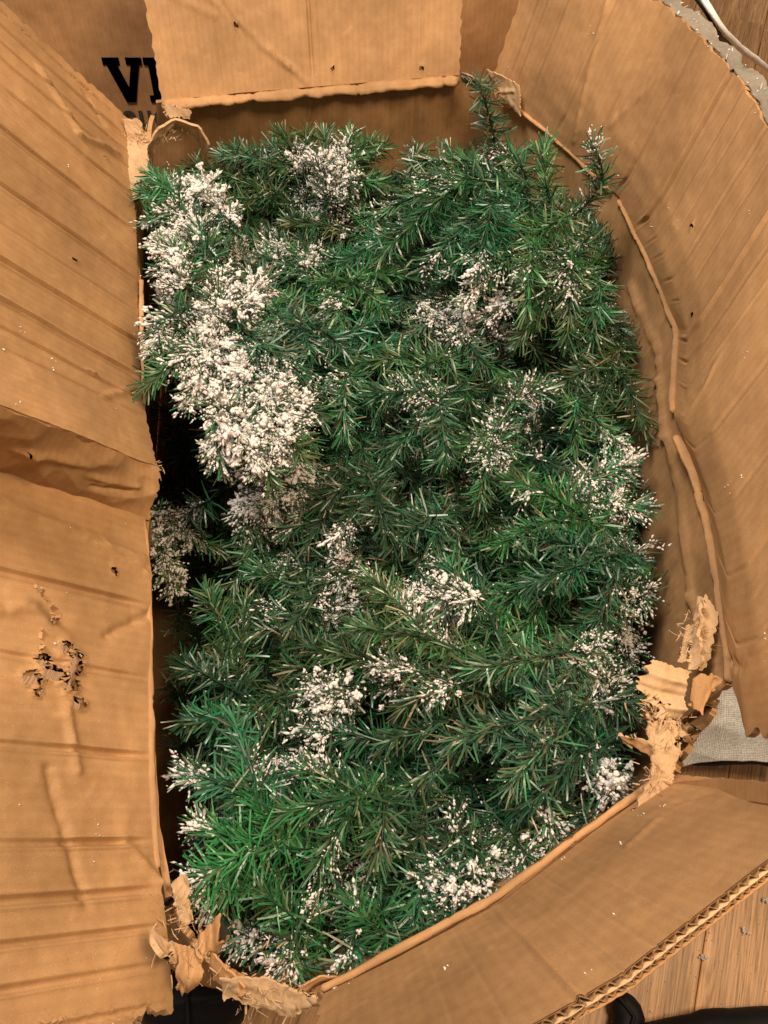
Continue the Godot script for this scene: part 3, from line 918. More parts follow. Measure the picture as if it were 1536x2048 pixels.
	for k in 30:                                                      # splinters of liner and flock about the holes
		var U := rng.randf_range(0.15, 0.205)
		var V := rng.randf_range(0.072, 0.122)
		if absf((U - 0.14) - (V - 0.08)) > 0.045: continue
		var p := on_sheet(U, V, 0.001)
		var d := (grid_n[grid_n.size() / 2] * 0.6 + Vector3(rng.randfn(), rng.randfn(), rng.randfn()) * 0.6).normalized() * rng.randf_range(0.003, 0.008)
		var w := d.cross(Vector3.UP).normalized() * rng.randf_range(0.001, 0.003)
		put.call("torn_scrap", {h = [p - w, p + w], c = [p + d - w * 0.3, p + d + w * 0.4], nu = 5, nv = 5, seed = 300 + k, th = 0.0005, crumple = 0.001, wrinkle = 0.0, bulge = 0.0, tear = [0.001, 0.001, 0, 0.002]}, kraft_edge if k % 3 == 0 else kraft)

	# score-line rolls along the hinges
	var fold := func(pts: Array, r: float, sd: int, segs := 90):
		var p := part("fold", tube(pts, r * (0.62 if r > 0.015 else 0.5), 9, 220, 0.75, 0.6, sd), kraft, box)
		p.position = -at
	var lift := func(pts: Array, d: Vector3) -> Array:
		return pts.map(func(p): return p + d)
	fold.call(lift.call(far_h, Vector3(0, -0.005, 0.005)), 0.0155, 1)
	fold.call([Vector3(0.160, 0.553, -1.011), Vector3(0.227, 0.553, -0.912), Vector3(0.286, 0.553, -0.810)], 0.008, 2)
	fold.call([Vector3(0.293, 0.553, -0.797), Vector3(0.312, 0.553, -0.702), Vector3(0.328, 0.553, -0.590), Vector3(0.305, 0.550, -0.475)], 0.0085, 3)
	fold.call([Vector3(0.302, 0.553, -0.445), Vector3(0.312, 0.553, -0.397), Vector3(0.313, 0.553, -0.319), Vector3(0.309, 0.553, -0.238), Vector3(0.303, 0.553, -0.185)], 0.0095, 4)
	fold.call(lift.call(near_h, Vector3(0, -0.002, -0.004)), 0.006, 5)
	fold.call(lift.call(c_h.slice(0, 5), Vector3(-0.002, 0, 0)), 0.0065, 6)
	fold.call([Vector3(-0.284, 0.553, -0.662), Vector3(-0.261, 0.553, -0.516), Vector3(-0.248, 0.553, -0.433)], 0.006, 7)

	make_scraps(box, at)

# double corrugation along the near flap's outer edge
func corrugate(box: Node3D, at: Vector3) -> void:
	var W := grid_nv + 1
	var edge := PackedVector3Array()
	var inward := PackedVector3Array()
	var norm := PackedVector3Array()
	for i in grid_nu + 1:
		edge.append(grid_p[i * W + grid_nv])
		inward.append((grid_p[i * W + grid_nv - 5] - grid_p[i * W + grid_nv]).normalized())
		norm.append(grid_n[i * W + grid_nv - 4])
	var ribbon := func(low: float, high: float, pitch: float, thick: float, called: String, mat: Material):
		var pos := PackedVector3Array()
		var nor := PackedVector3Array()
		var uv := PackedVector2Array()
		var idx := PackedInt32Array()
		var length := 0.0
		for i in grid_nu: length += edge[i].distance_to(edge[i + 1])
		var steps := int(length / pitch * 10) if pitch > 0 else 120
		for i in steps + 1:
			var f := float(i) / steps * grid_nu
			var k := mini(int(f), grid_nu - 1)
			var p := edge[k].lerp(edge[k + 1], f - k)
			var ph := (sin(TAU * float(i) / 10.0 + 0.6 * sin(i * 0.013)) * 0.5 + 0.5) if pitch > 0 else 0.5
			var crush := 1.0 - 0.3 * absf(rough_noise.get_noise_2d(i * 0.004, low * 900))
			var drop := lerpf(low, lerpf(low, high, crush), ph) if pitch > 0 else low
			var inn := inward[k]
			var ragged := 0.0012 * rough_noise.get_noise_2d(i * 0.01, drop * 40)
			for s in [[0.0, 0.0], [0.0, thick], [1.0, 0.0], [1.0, thick]]:
				pos.append(p + inn * (0.045 * s[0] + ragged) - norm[k] * (drop + s[1]))
				nor.append(norm[k])
				uv.append(Vector2(f * 0.004, s[0] * 0.1))
		for i in steps:
			var a := i * 4
			var b := a + 4
			idx.append_array([a, a + 2, b, a + 2, b + 2, b, a + 1, b + 1, a + 3, a + 3, b + 1, b + 3, a, b, a + 1, b, b + 1, a + 1])
		var st := SurfaceTool.new()
		st.create_from_arrays(mesh_of(pos, nor, idx, uv).surface_get_arrays(0))
		st.deindex()
		st.generate_normals()
		var o := part(called, st.commit(), mat, box)
		o.position = -at
	ribbon.call(0.0009, 0.0040, 0.0072, 0.0004, "fluting", shaded_flute_paper)
	ribbon.call(0.0044, 0.0044, 0.0, 0.0007, "liner", kraft_edge)
	ribbon.call(0.0053, 0.0072, 0.0052, 0.0004, "fluting", shaded_flute_paper)
	ribbon.call(0.0077, 0.0077, 0.0, 0.0007, "liner", kraft_outer)

func crumbs(box: Node3D, at: Vector3, count: int, sd: int) -> void:
	# specks of flock caught on the sheet just made
	var r2 := RandomNumberGenerator.new()
	r2.seed = sd
	var pile := Pile.new()
	for k in count:
		var U := r2.randf() * grid_size.x
		var V := pow(r2.randf(), 1.4) * grid_size.y
		var i := clampi(int(U / grid_size.x * grid_nu), 0, grid_nu)
		var q := i * (grid_nv + 1) + clampi(int(V / grid_size.y * grid_nv), 0, grid_nv)
		for e in r2.randi_range(1, 3):
			lump(pile, on_sheet(U + r2.randfn(0, 0.002), V + r2.randfn(0, 0.002), 0.0004), r2.randf_range(0.0003, 0.0009), Vector3(r2.randfn(), r2.randfn(), r2.randfn()).normalized(), r2.randf_range(0.8, 2.4), false)
	crumb_piles.append(pile)

var crumb_piles: Array = []

func make_scraps(box: Node3D, at: Vector3) -> void:
	var torn := func(h: Array, c: Array, o := {}):
		var d := {h = h, c = c, nu = 30, nv = 22, th = 0.0016, crumple = 0.004, crumple_freq = 20.0, wrinkle = 0.0012, bulge = 0.014, tear = [0.004, 0.004, 0.002, 0.005], seed = 500 + box.get_child_count(), tear_freq = 40.0}
		d.merge(o, true)
		d.crumple *= 0.2
		var folds := []
		for k in 4:
			folds.append([rng.randf() * 0.05, rng.randf() * 0.04, rng.randf() * 0.05, rng.randf() * 0.04, 0.0022, rng.randf_range(-0.0035, 0.0035)])
		if not d.has("creases"): d.creases = folds
		var mat: Material = d.get("mat", kraft_edge)
		var p := part("torn_scrap", sheet(d), mat, box)
		p.position = -at
		return p
	# far left corner: crushed strip and a curled arch of liner
	torn.call([Vector3(-0.337, 0.570, -0.917), Vector3(-0.332, 0.560, -0.862), Vector3(-0.314, 0.556, -0.784)], [Vector3(-0.304, 0.575, -0.898), Vector3(-0.303, 0.550, -0.866), Vector3(-0.301, 0.545, -0.806)], {crumple = 0.009})
	torn.call([Vector3(-0.335, 0.585, -0.908), Vector3(-0.311, 0.590, -0.903)], [Vector3(-0.329, 0.565, -0.885), Vector3(-0.300, 0.570, -0.883)], {crumple = 0.01})
	torn.call([Vector3(-0.311, 0.560, -0.882), Vector3(-0.285, 0.585, -0.885), Vector3(-0.264, 0.590, -0.893), Vector3(-0.240, 0.580, -0.892), Vector3(-0.233, 0.555, -0.888)], [Vector3(-0.300, 0.545, -0.890), Vector3(-0.285, 0.560, -0.899), Vector3(-0.269, 0.565, -0.910), Vector3(-0.251, 0.560, -0.901), Vector3(-0.244, 0.530, -0.901)], {crumple = 0.006, th = 0.003})
	torn.call([Vector3(-0.297, 0.570, -0.961), Vector3(-0.251, 0.570, -0.946)], [Vector3(-0.292, 0.560, -0.946), Vector3(-0.256, 0.560, -0.942)], {crumple = 0.004})
	# far right corner
	torn.call([Vector3(0.103, 0.570, -1.034), Vector3(0.131, 0.575, -1.007)], [Vector3(0.108, 0.550, -1.034), Vector3(0.131, 0.550, -1.019)], {mat = grey_liner, crumple = 0.008})
	torn.call([Vector3(0.136, 0.590, -1.007), Vector3(0.179, 0.590, -0.970)], [Vector3(0.149, 0.560, -1.008), Vector3(0.188, 0.556, -0.956)], {crumple = 0.008})
	torn.call([Vector3(0.156, 0.558, -1.004), Vector3(0.178, 0.560, -0.988)], [Vector3(0.161, 0.540, -0.998), Vector3(0.190, 0.545, -0.970)], {crumple = 0.008, mat = kraft})
	# right side, the burst corner
	torn.call([Vector3(0.294, 0.560, -0.267), Vector3(0.286, 0.555, -0.242), Vector3(0.276, 0.550, -0.202)], [Vector3(0.306, 0.555, -0.247), Vector3(0.296, 0.550, -0.216), Vector3(0.287, 0.545, -0.194)], {crumple = 0.009})
	torn.call([Vector3(0.287, 0.565, -0.263), Vector3(0.276, 0.560, -0.231), Vector3(0.262, 0.560, -0.192)], [Vector3(0.290, 0.570, -0.256), Vector3(0.278, 0.575, -0.226), Vector3(0.272, 0.570, -0.196)], {crumple = 0.008, th = 0.003})
	torn.call([Vector3(0.274, 0.555, -0.237), Vector3(0.264, 0.550, -0.202)], [Vector3(0.282, 0.560, -0.240), Vector3(0.273, 0.560, -0.199)], {crumple = 0.006})
	torn.call([Vector3(0.261, 0.570, -0.182), Vector3(0.278, 0.575, -0.188), Vector3(0.289, 0.570, -0.182)], [Vector3(0.260, 0.560, -0.164), Vector3(0.268, 0.555, -0.148), Vector3(0.287, 0.560, -0.178)], {crumple = 0.003, mat = kraft})
	torn.call([Vector3(0.219, 0.585, -0.200), Vector3(0.236, 0.590, -0.192), Vector3(0.259, 0.580, -0.188)], [Vector3(0.216, 0.575, -0.148), Vector3(0.228, 0.575, -0.143), Vector3(0.249, 0.570, -0.145)], {s0 = [Vector3(0.219, 0.585, -0.200), Vector3(0.209, 0.585, -0.178), Vector3(0.216, 0.575, -0.148)], crumple = 0.003, wrinkle = 0.002, tear = [0.012, 0.004, 0.003, 0.008], nu = 44, nv = 44, th = 0.003,
		creases = [[0.0, 0.012, 0.05, 0.014, 0.003, 0.004], [0.0, 0.024, 0.05, 0.026, 0.003, -0.003], [0.0, 0.036, 0.05, 0.037, 0.003, 0.004], [0.0, 0.047, 0.05, 0.047, 0.003, -0.003]]})
	torn.call([Vector3(0.213, 0.580, -0.146), Vector3(0.246, 0.575, -0.148)], [Vector3(0.209, 0.575, -0.123), Vector3(0.239, 0.570, -0.120)], {crumple = 0.01})
	torn.call([Vector3(0.186, 0.590, -0.133), Vector3(0.215, 0.585, -0.131)], [Vector3(0.192, 0.580, -0.128), Vector3(0.221, 0.570, -0.116)], {crumple = 0.008})
	torn.call([Vector3(0.214, 0.580, -0.126), Vector3(0.240, 0.575, -0.123)], [Vector3(0.215, 0.565, -0.094), Vector3(0.234, 0.565, -0.098)], {crumple = 0.012})
	torn.call([Vector3(0.241, 0.575, -0.148), Vector3(0.249, 0.570, -0.145)], [Vector3(0.237, 0.560, -0.118), Vector3(0.244, 0.560, -0.118)], {crumple = 0.01, th = 0.004})
	torn.call([Vector3(0.214, 0.575, -0.104), Vector3(0.234, 0.570, -0.101)], [Vector3(0.187, 0.565, -0.066), Vector3(0.203, 0.560, -0.068)], {crumple = 0.01, th = 0.003})
	# strip turned up at the near flap's right end
	torn.call([Vector3(0.232, 0.575, -0.099), Vector3(0.240, 0.645, -0.091), Vector3(0.238, 0.735, -0.074)], [Vector3(0.235, 0.570, -0.088), Vector3(0.239, 0.640, -0.078), Vector3(0.238, 0.730, -0.062)], {crumple = 0.001, wrinkle = 0.001, bulge = 0.002, tear = [0.0, 0, 0.0006, 0.0], mat = kraft, toward = Vector3(0.3, 0.9, 0.6)})
	# near left corner: torn and curled
	torn.call([Vector3(-0.166, 0.560, -0.028), Vector3(-0.153, 0.560, 0.006)], [Vector3(-0.156, 0.550, -0.035), Vector3(-0.148, 0.550, -0.001)], {crumple = 0.009})
	torn.call([Vector3(-0.166, 0.600, 0.005), Vector3(-0.155, 0.605, 0.018)], [Vector3(-0.141, 0.575, 0.018), Vector3(-0.144, 0.570, 0.034)], {crumple = 0.012, th = 0.004})
	torn.call([Vector3(-0.140, 0.580, 0.018), Vector3(-0.136, 0.580, 0.009), Vector3(-0.117, 0.600, -0.008)], [Vector3(-0.137, 0.570, 0.026), Vector3(-0.125, 0.565, 0.019), Vector3(-0.112, 0.575, 0.012)], {crumple = 0.003, wrinkle = 0.001, bow = 0.012, mat = kraft})
	torn.call([Vector3(-0.117, 0.600, -0.002), Vector3(-0.112, 0.590, 0.005)], [Vector3(-0.122, 0.592, 0.012), Vector3(-0.114, 0.585, 0.016)], {crumple = 0.002, mat = ink, tear = [0.002, 0.002, 0.002, 0.002], th = 0.001})
	torn.call([Vector3(-0.152, 0.585, 0.012), Vector3(-0.141, 0.580, 0.015), Vector3(-0.128, 0.575, 0.026)], [Vector3(-0.149, 0.570, 0.047), Vector3(-0.141, 0.565, 0.050), Vector3(-0.134, 0.565, 0.041)], {crumple = 0.006, bow = 0.01, mat = kraft})
	torn.call([Vector3(-0.126, 0.585, 0.017), Vector3(-0.114, 0.580, 0.026), Vector3(-0.096, 0.575, 0.038)], [Vector3(-0.125, 0.565, 0.038), Vector3(-0.112, 0.560, 0.046), Vector3(-0.101, 0.560, 0.049)], {crumple = 0.008, mat = kraft})
	torn.call([Vector3(-0.117, 0.580, 0.034), Vector3(-0.088, 0.580, 0.036), Vector3(-0.060, 0.575, 0.045)], [Vector3(-0.116, 0.565, 0.050), Vector3(-0.090, 0.560, 0.056), Vector3(-0.064, 0.560, 0.063)], {crumple = 0.013, nu = 50})
	torn.call([Vector3(-0.074, 0.575, 0.040), Vector3(-0.060, 0.575, 0.046), Vector3(-0.046, 0.570, 0.050)], [Vector3(-0.076, 0.560, 0.050), Vector3(-0.061, 0.560, 0.060), Vector3(-0.046, 0.560, 0.056)], {crumple = 0.01})
	torn.call([Vector3(-0.071, 0.550, 0.046), Vector3(-0.048, 0.545, 0.039), Vector3(-0.029, 0.550, 0.041)], [Vector3(-0.067, 0.530, 0.056), Vector3(-0.049, 0.520, 0.052), Vector3(-0.030, 0.530, 0.048)], {crumple = 0.004, mat = kraft})
	# loosened paper fibres about the torn corners
	var fibres := Pile.new()
	for c in [[Vector3(-0.316, 0.575, -0.891), 0.016, 70], [Vector3(-0.269, 0.575, -0.896), 0.016, 40], [Vector3(0.117, 0.570, -1.018), 0.008, 30], [Vector3(0.164, 0.565, -0.987), 0.014, 50], [Vector3(0.276, 0.565, -0.225), 0.02, 80], [Vector3(0.231, 0.580, -0.146), 0.024, 110], [Vector3(0.217, 0.575, -0.100), 0.02, 80], [Vector3(-0.225, 0.572, -0.394), 0.006, 40], [Vector3(-0.154, 0.565, -0.004), 0.02, 80], [Vector3(-0.133, 0.580, 0.018), 0.02, 60], [Vector3(-0.085, 0.572, 0.045), 0.03, 110]]:
		for k in c[2]:
			var d := Vector3(rng.randfn(), rng.randfn() + 0.4, rng.randfn()).normalized()
			var b := frame(d, rng.randf() * TAU)
			var l := rng.randf_range(0.003, 0.011)
			var q := rng.randi() % needle_v.size()
			fibres.put(needle_v[q], needle_n[q], needle_i, Transform3D(Basis(b.x * rng.randf_range(0.0003, 0.0012), b.y * l, b.z * l), c[0] + Vector3(rng.randfn(0, c[1] * 0.5), rng.randfn(0, 0.003), rng.randfn(0, c[1] * 0.5))), b)
	var fm := part("torn_fibres", mesh_of(fibres.v, fibres.n, fibres.i), plain(Color(0.52, 0.36, 0.22), 0.95, 0.2), box)
	fm.position = -at
	tag(fm, "", "", "", "stuff")

# ---------------------------------------------------------------- the tree

func top_of(p: Vector2) -> float:
	# how high the heap of branches stands
	var h := 0.485
	for b in [[Vector2(-0.191, -0.596), 0.16, 0.075], [Vector2(0.167, -0.756), 0.15, 0.075], [Vector2(-0.253, -0.493), 0.12, -0.2], [Vector2(-0.232, -0.332), 0.09, -0.12], [Vector2(-0.221, -0.206), 0.07, -0.1], [Vector2(0.109, -0.183), 0.18, 0.02], [Vector2(0.098, -0.039), 0.03, -0.02], [Vector2(-0.027, -0.461), 0.08, -0.03], [Vector2(-0.106, -0.714), 0.06, -0.06], [Vector2(-0.095, -0.147), 0.06, -0.04], [Vector2(0.234, -0.242), 0.035, -0.06]]:
		var d: float = p.distance_to(b[0]) / b[1]
		h += b[2] * exp(-d * d * 1.5)
	return h

func make_tree() -> void:
	for z in [
		[Vector2(-0.225, -0.785), 0.036, 1.0], [Vector2(-0.195, -0.759), 0.028, 0.9], [Vector2(-0.242, -0.697), 0.046, 1.0], [Vector2(-0.277, -0.716), 0.028, 1.0], [Vector2(-0.242, -0.627), 0.042, 1.0], [Vector2(-0.149, -0.593), 0.04, 1.1], [Vector2(-0.186, -0.565), 0.032, 1.0], [Vector2(-0.189, -0.518), 0.045, 1.0],
		[Vector2(-0.258, -0.548), 0.038, 1.1], [Vector2(-0.162, -0.505), 0.04, 1.0], [Vector2(-0.191, -0.476), 0.035, 1.0], [Vector2(-0.151, -0.460), 0.04, 0.8], [Vector2(-0.107, -0.476), 0.042, 0.9], [Vector2(-0.152, -0.422), 0.036, 1.1], [Vector2(-0.114, -0.419), 0.038, 1.1], [Vector2(-0.091, -0.446), 0.026, 1.0], [Vector2(-0.125, -0.395), 0.022, 0.9],
		[Vector2(-0.078, -0.882), 0.046, 0.95], [Vector2(-0.052, -0.855), 0.03, 0.8], [Vector2(-0.107, -0.904), 0.03, 0.7], [Vector2(-0.149, -0.794), 0.028, 0.8], [Vector2(-0.096, -0.780), 0.026, 0.6], [Vector2(0.057, -0.657), 0.03, 0.85], [Vector2(0.093, -0.637), 0.038, 0.9], [Vector2(0.133, -0.633), 0.03, 0.85], [Vector2(-0.071, -0.654), 0.03, 0.45], [Vector2(-0.067, -0.549), 0.028, 0.55], [Vector2(0.233, -0.761), 0.03, 0.85], [Vector2(0.135, -0.828), 0.02, 0.5], [Vector2(0.051, -0.803), 0.06, 0.16], [Vector2(-0.005, -0.770), 0.05, 0.18],
		[Vector2(0.161, -0.521), 0.03, 0.5], [Vector2(0.119, -0.487), 0.03, 0.4], [Vector2(0.111, -0.438), 0.03, 0.65], [Vector2(0.176, -0.480), 0.025, 0.3], [Vector2(0.040, -0.514), 0.045, 0.22], [Vector2(0.258, -0.441), 0.04, 0.55], [Vector2(0.230, -0.391), 0.03, 0.65], [Vector2(0.210, -0.407), 0.03, 0.45], [Vector2(0.274, -0.367), 0.045, 0.7], [Vector2(0.140, -0.372), 0.02, 0.6], [Vector2(0.203, -0.648), 0.035, 0.35], [Vector2(0.294, -0.689), 0.03, 0.4], [Vector2(0.267, -0.294), 0.03, 0.4],
		[Vector2(-0.256, -0.418), 0.05, 0.8], [Vector2(-0.244, -0.354), 0.05, 0.8], [Vector2(-0.043, -0.340), 0.024, 0.7], [Vector2(-0.038, -0.302), 0.026, 0.9], [Vector2(-0.058, -0.294), 0.016, 0.8], [Vector2(-0.122, -0.289), 0.022, 1.0], [Vector2(-0.116, -0.356), 0.024, 0.7], [Vector2(0.038, -0.301), 0.025, 0.6], [Vector2(0.031, -0.279), 0.03, 0.8], [Vector2(0.057, -0.264), 0.038, 0.9],
		[Vector2(0.259, -0.273), 0.03, 0.9], [Vector2(0.265, -0.249), 0.024, 0.9], [Vector2(0.220, -0.213), 0.034, 0.75], [Vector2(0.198, -0.220), 0.03, 0.5], [Vector2(0.203, -0.190), 0.024, 0.6], [Vector2(-0.059, -0.181), 0.04, 0.9], [Vector2(-0.076, -0.149), 0.038, 0.85], [Vector2(-0.036, -0.181), 0.03, 0.7], [Vector2(0.006, -0.199), 0.03, 0.55], [Vector2(-0.066, -0.131), 0.03, 0.6], [Vector2(-0.098, -0.120), 0.02, 0.7], [Vector2(0.047, -0.185), 0.016, 0.5],
		[Vector2(-0.181, -0.103), 0.03, 0.8], [Vector2(-0.171, -0.075), 0.026, 0.9], [Vector2(-0.153, -0.015), 0.026, 0.8], [Vector2(-0.112, 0.020), 0.026, 0.8], [Vector2(-0.086, 0.033), 0.03, 0.6], [Vector2(0.194, -0.099), 0.032, 0.95], [Vector2(0.143, -0.076), 0.014, 0.8], [Vector2(0.049, -0.029), 0.028, 0.7], [Vector2(0.078, -0.018), 0.03, 0.6], [Vector2(0.100, -0.035), 0.026, 0.65], [Vector2(0.048, -0.044), 0.02, 0.5], [Vector2(0.145, -0.047), 0.03, 0.7], [Vector2(-0.053, -0.016), 0.02, 0.5], [Vector2(-0.031, 0.027), 0.012, 0.9], [Vector2(0.071, -0.078), 0.04, 0.25], [Vector2(-0.029, -0.039), 0.03, 0.35]]:
		zones.append(z)
	var tree := thing("artificial_tree", Vector3(0.03, 0.02, -0.45))
	tag(tree, "folded green artificial tree with white flocking, packed into the open cardboard box", "artificial tree")
	var D := Vector3.DOWN
	# branches that can be told apart: root, end, lift of the bend, needle length, mood (bright film), droop
	var heroes := [
		[Vector3(-0.104, 0.460, -0.877), Vector3(-0.262, 0.510, -0.912), 0.03, 0.15, 0.2], [Vector3(-0.098, 0.460, -0.897), Vector3(-0.205, 0.520, -0.935), 0.03, 0.15, 0.1], [Vector3(-0.090, 0.470, -0.896), Vector3(-0.137, 0.540, -0.939), 0.03, 0.2, 0.1], [Vector3(-0.083, 0.470, -0.896), Vector3(-0.080, 0.540, -0.941), 0.02, 0.2, 0.1], [Vector3(-0.069, 0.470, -0.896), Vector3(0.001, 0.530, -0.932), 0.02, 0.15, 0.2], [Vector3(0.036, 0.480, -0.854), Vector3(0.049, 0.530, -0.922), 0.03, 0.2, 0.1],
		[Vector3(-0.211, 0.540, -0.767), Vector3(-0.294, 0.575, -0.783), 0.025, 0.5, 0.1], [Vector3(-0.205, 0.540, -0.776), Vector3(-0.269, 0.560, -0.823), 0.02, 0.5, 0.1], [Vector3(-0.190, 0.540, -0.750), Vector3(-0.280, 0.570, -0.742), 0.02, 0.4, 0.1],
		[Vector3(0.208, 0.560, -0.753), Vector3(0.192, 0.610, -0.822), 0.02, 0.2, 0.0], [Vector3(0.179, 0.570, -0.794), Vector3(0.147, 0.600, -0.828), 0.02, 0.35, 0.1],
		[Vector3(0.159, 0.600, -0.753), Vector3(0.048, 0.560, -0.678), 0.03, 0.55, 0.5], [Vector3(0.175, 0.590, -0.783), Vector3(-0.020, 0.550, -0.769), 0.035, 0.55, 0.4], [Vector3(0.217, 0.590, -0.727), Vector3(0.094, 0.550, -0.633), 0.03, 0.45, 0.6], [Vector3(0.241, 0.570, -0.716), Vector3(0.157, 0.530, -0.591), 0.03, 0.25, 0.6], [Vector3(0.257, 0.540, -0.675), Vector3(0.238, 0.500, -0.587), 0.02, 0.15, 0.4], [Vector3(0.150, 0.580, -0.827), Vector3(0.032, 0.560, -0.802), 0.03, 0.5, 0.4], [Vector3(0.088, 0.550, -0.764), Vector3(-0.048, 0.530, -0.709), 0.03, 0.5, 0.4], [Vector3(0.149, 0.580, -0.739), Vector3(0.111, 0.560, -0.655), 0.03, 0.6, 0.5], [Vector3(0.223, 0.570, -0.692), Vector3(0.188, 0.530, -0.621), 0.03, 0.3, 0.5],
		[Vector3(-0.127, 0.500, -0.648), Vector3(-0.045, 0.530, -0.577), 0.02, 0.4, 0.2], [Vector3(-0.081, 0.500, -0.714), Vector3(0.001, 0.530, -0.637), 0.02, 0.5, 0.2], [Vector3(-0.040, 0.500, -0.579), Vector3(-0.044, 0.500, -0.480), 0.02, 0.3, 0.2], [Vector3(0.080, 0.480, -0.603), Vector3(-0.004, 0.520, -0.514), 0.02, 0.2, 0.3], [Vector3(0.094, 0.500, -0.550), Vector3(0.017, 0.520, -0.454), 0.03, 0.25, 0.3], [Vector3(0.125, 0.500, -0.487), Vector3(0.176, 0.540, -0.512), 0.02, 0.3, 0.1], [Vector3(0.142, 0.500, -0.494), Vector3(0.100, 0.520, -0.386), 0.02, 0.4, 0.2], [Vector3(0.283, 0.500, -0.609), Vector3(0.229, 0.510, -0.487), 0.02, 0.2, 0.3], [Vector3(0.204, 0.500, -0.543), Vector3(0.257, 0.510, -0.454), 0.02, 0.3, 0.2], [Vector3(0.195, 0.500, -0.416), Vector3(0.263, 0.520, -0.435), 0.02, 0.4, 0.1], [Vector3(0.183, 0.500, -0.397), Vector3(0.264, 0.520, -0.377), 0.02, 0.5, 0.2],
		[Vector3(0.072, 0.480, -0.396), Vector3(0.006, 0.510, -0.339), 0.02, 0.2, 0.3], [Vector3(-0.004, 0.480, -0.453), Vector3(-0.045, 0.520, -0.346), 0.02, 0.2, 0.2], [Vector3(0.232, 0.500, -0.367), Vector3(0.115, 0.530, -0.330), 0.03, 0.55, 0.2], [Vector3(0.269, 0.500, -0.338), Vector3(0.141, 0.530, -0.287), 0.03, 0.5, 0.2], [Vector3(0.117, 0.500, -0.227), Vector3(0.055, 0.530, -0.308), 0.03, 0.3, 0.2], [Vector3(0.100, 0.510, -0.214), Vector3(-0.022, 0.540, -0.240), 0.03, 0.15, 0.2], [Vector3(0.098, 0.510, -0.181), Vector3(-0.004, 0.530, -0.208), 0.025, 0.25, 0.3], [Vector3(0.207, 0.510, -0.233), Vector3(0.073, 0.540, -0.200), 0.03, 0.35, 0.2], [Vector3(0.209, 0.510, -0.181), Vector3(0.057, 0.540, -0.138), 0.03, 0.2, 0.2], [Vector3(0.217, 0.510, -0.145), Vector3(0.100, 0.540, -0.138), 0.03, 0.45, 0.2],
		[Vector3(-0.154, 0.420, -0.252), Vector3(-0.187, 0.460, -0.310), 0.03, 0.15, 0.3], [Vector3(-0.141, 0.440, -0.199), Vector3(-0.201, 0.470, -0.226), 0.03, 0.2, 0.3], [Vector3(-0.133, 0.450, -0.176), Vector3(-0.192, 0.470, -0.172), 0.02, 0.3, 0.3], [Vector3(-0.074, 0.500, -0.086), Vector3(-0.171, 0.520, -0.115), 0.03, 0.5, 0.2], [Vector3(-0.055, 0.500, -0.054), Vector3(-0.156, 0.520, -0.072), 0.03, 0.6, 0.2], [Vector3(-0.088, 0.500, -0.035), Vector3(-0.142, 0.520, -0.019), 0.02, 0.6, 0.2], [Vector3(-0.004, 0.510, -0.110), Vector3(-0.007, 0.530, -0.044), 0.02, 0.35, 0.3], [Vector3(0.005, 0.510, -0.093), Vector3(-0.087, 0.530, -0.079), 0.03, 0.5, 0.2], [Vector3(0.139, 0.500, -0.112), Vector3(0.141, 0.510, -0.057), 0.02, 0.35, 0.3], [Vector3(0.059, 0.480, -0.072), Vector3(0.106, 0.500, -0.031), 0.02, 0.3, 0.2], [Vector3(-0.045, 0.490, 0.021), Vector3(-0.100, 0.530, -0.022), 0.02, 0.5, 0.2], [Vector3(0.013, 0.490, 0.021), Vector3(-0.028, 0.520, -0.015), 0.02, 0.3, 0.2], [Vector3(-0.062, 0.500, -0.012), Vector3(-0.065, 0.530, 0.036), 0.02, 0.4, 0.2], [Vector3(0.031, 0.500, -0.039), Vector3(0.012, 0.530, 0.026), 0.02, 0.3, 0.3], [Vector3(0.187, 0.500, -0.138), Vector3(0.203, 0.520, -0.092), 0.02, 0.4, 0.2],
		[Vector3(-0.291, 0.380, -0.456), Vector3(-0.239, 0.400, -0.335), 0.02, 0.1, 0.2], [Vector3(-0.206, 0.420, -0.441), Vector3(-0.253, 0.400, -0.398), 0.02, 0.1, 0.2],
		# the heavily flocked branch on the left and its lobes
		[Vector3(-0.182, 0.550, -0.739), Vector3(-0.221, 0.580, -0.791), 0.02, 0.3, 0.0], [Vector3(-0.209, 0.560, -0.728), Vector3(-0.257, 0.585, -0.733), 0.02, 0.3, 0.0], [Vector3(-0.200, 0.570, -0.660), Vector3(-0.256, 0.580, -0.689), 0.02, 0.3, 0.1], [Vector3(-0.189, 0.570, -0.615), Vector3(-0.232, 0.590, -0.617), 0.02, 0.2, 0.1], [Vector3(-0.180, 0.580, -0.542), Vector3(-0.127, 0.610, -0.605), 0.02, 0.2, 0.1], [Vector3(-0.174, 0.580, -0.535), Vector3(-0.176, 0.610, -0.609), 0.02, 0.2, 0.1], [Vector3(-0.204, 0.570, -0.600), Vector3(-0.238, 0.590, -0.536), 0.03, 0.2, 0.1], [Vector3(-0.166, 0.580, -0.569), Vector3(-0.198, 0.580, -0.470), 0.02, 0.2, 0.1], [Vector3(-0.155, 0.580, -0.562), Vector3(-0.116, 0.580, -0.470), 0.02, 0.2, 0.1], [Vector3(-0.160, 0.580, -0.495), Vector3(-0.162, 0.570, -0.398), 0.02, 0.2, 0.1], [Vector3(-0.140, 0.570, -0.490), Vector3(-0.111, 0.570, -0.381), 0.02, 0.2, 0.1], [Vector3(-0.130, 0.570, -0.503), Vector3(-0.079, 0.570, -0.428), 0.02, 0.2, 0.1],
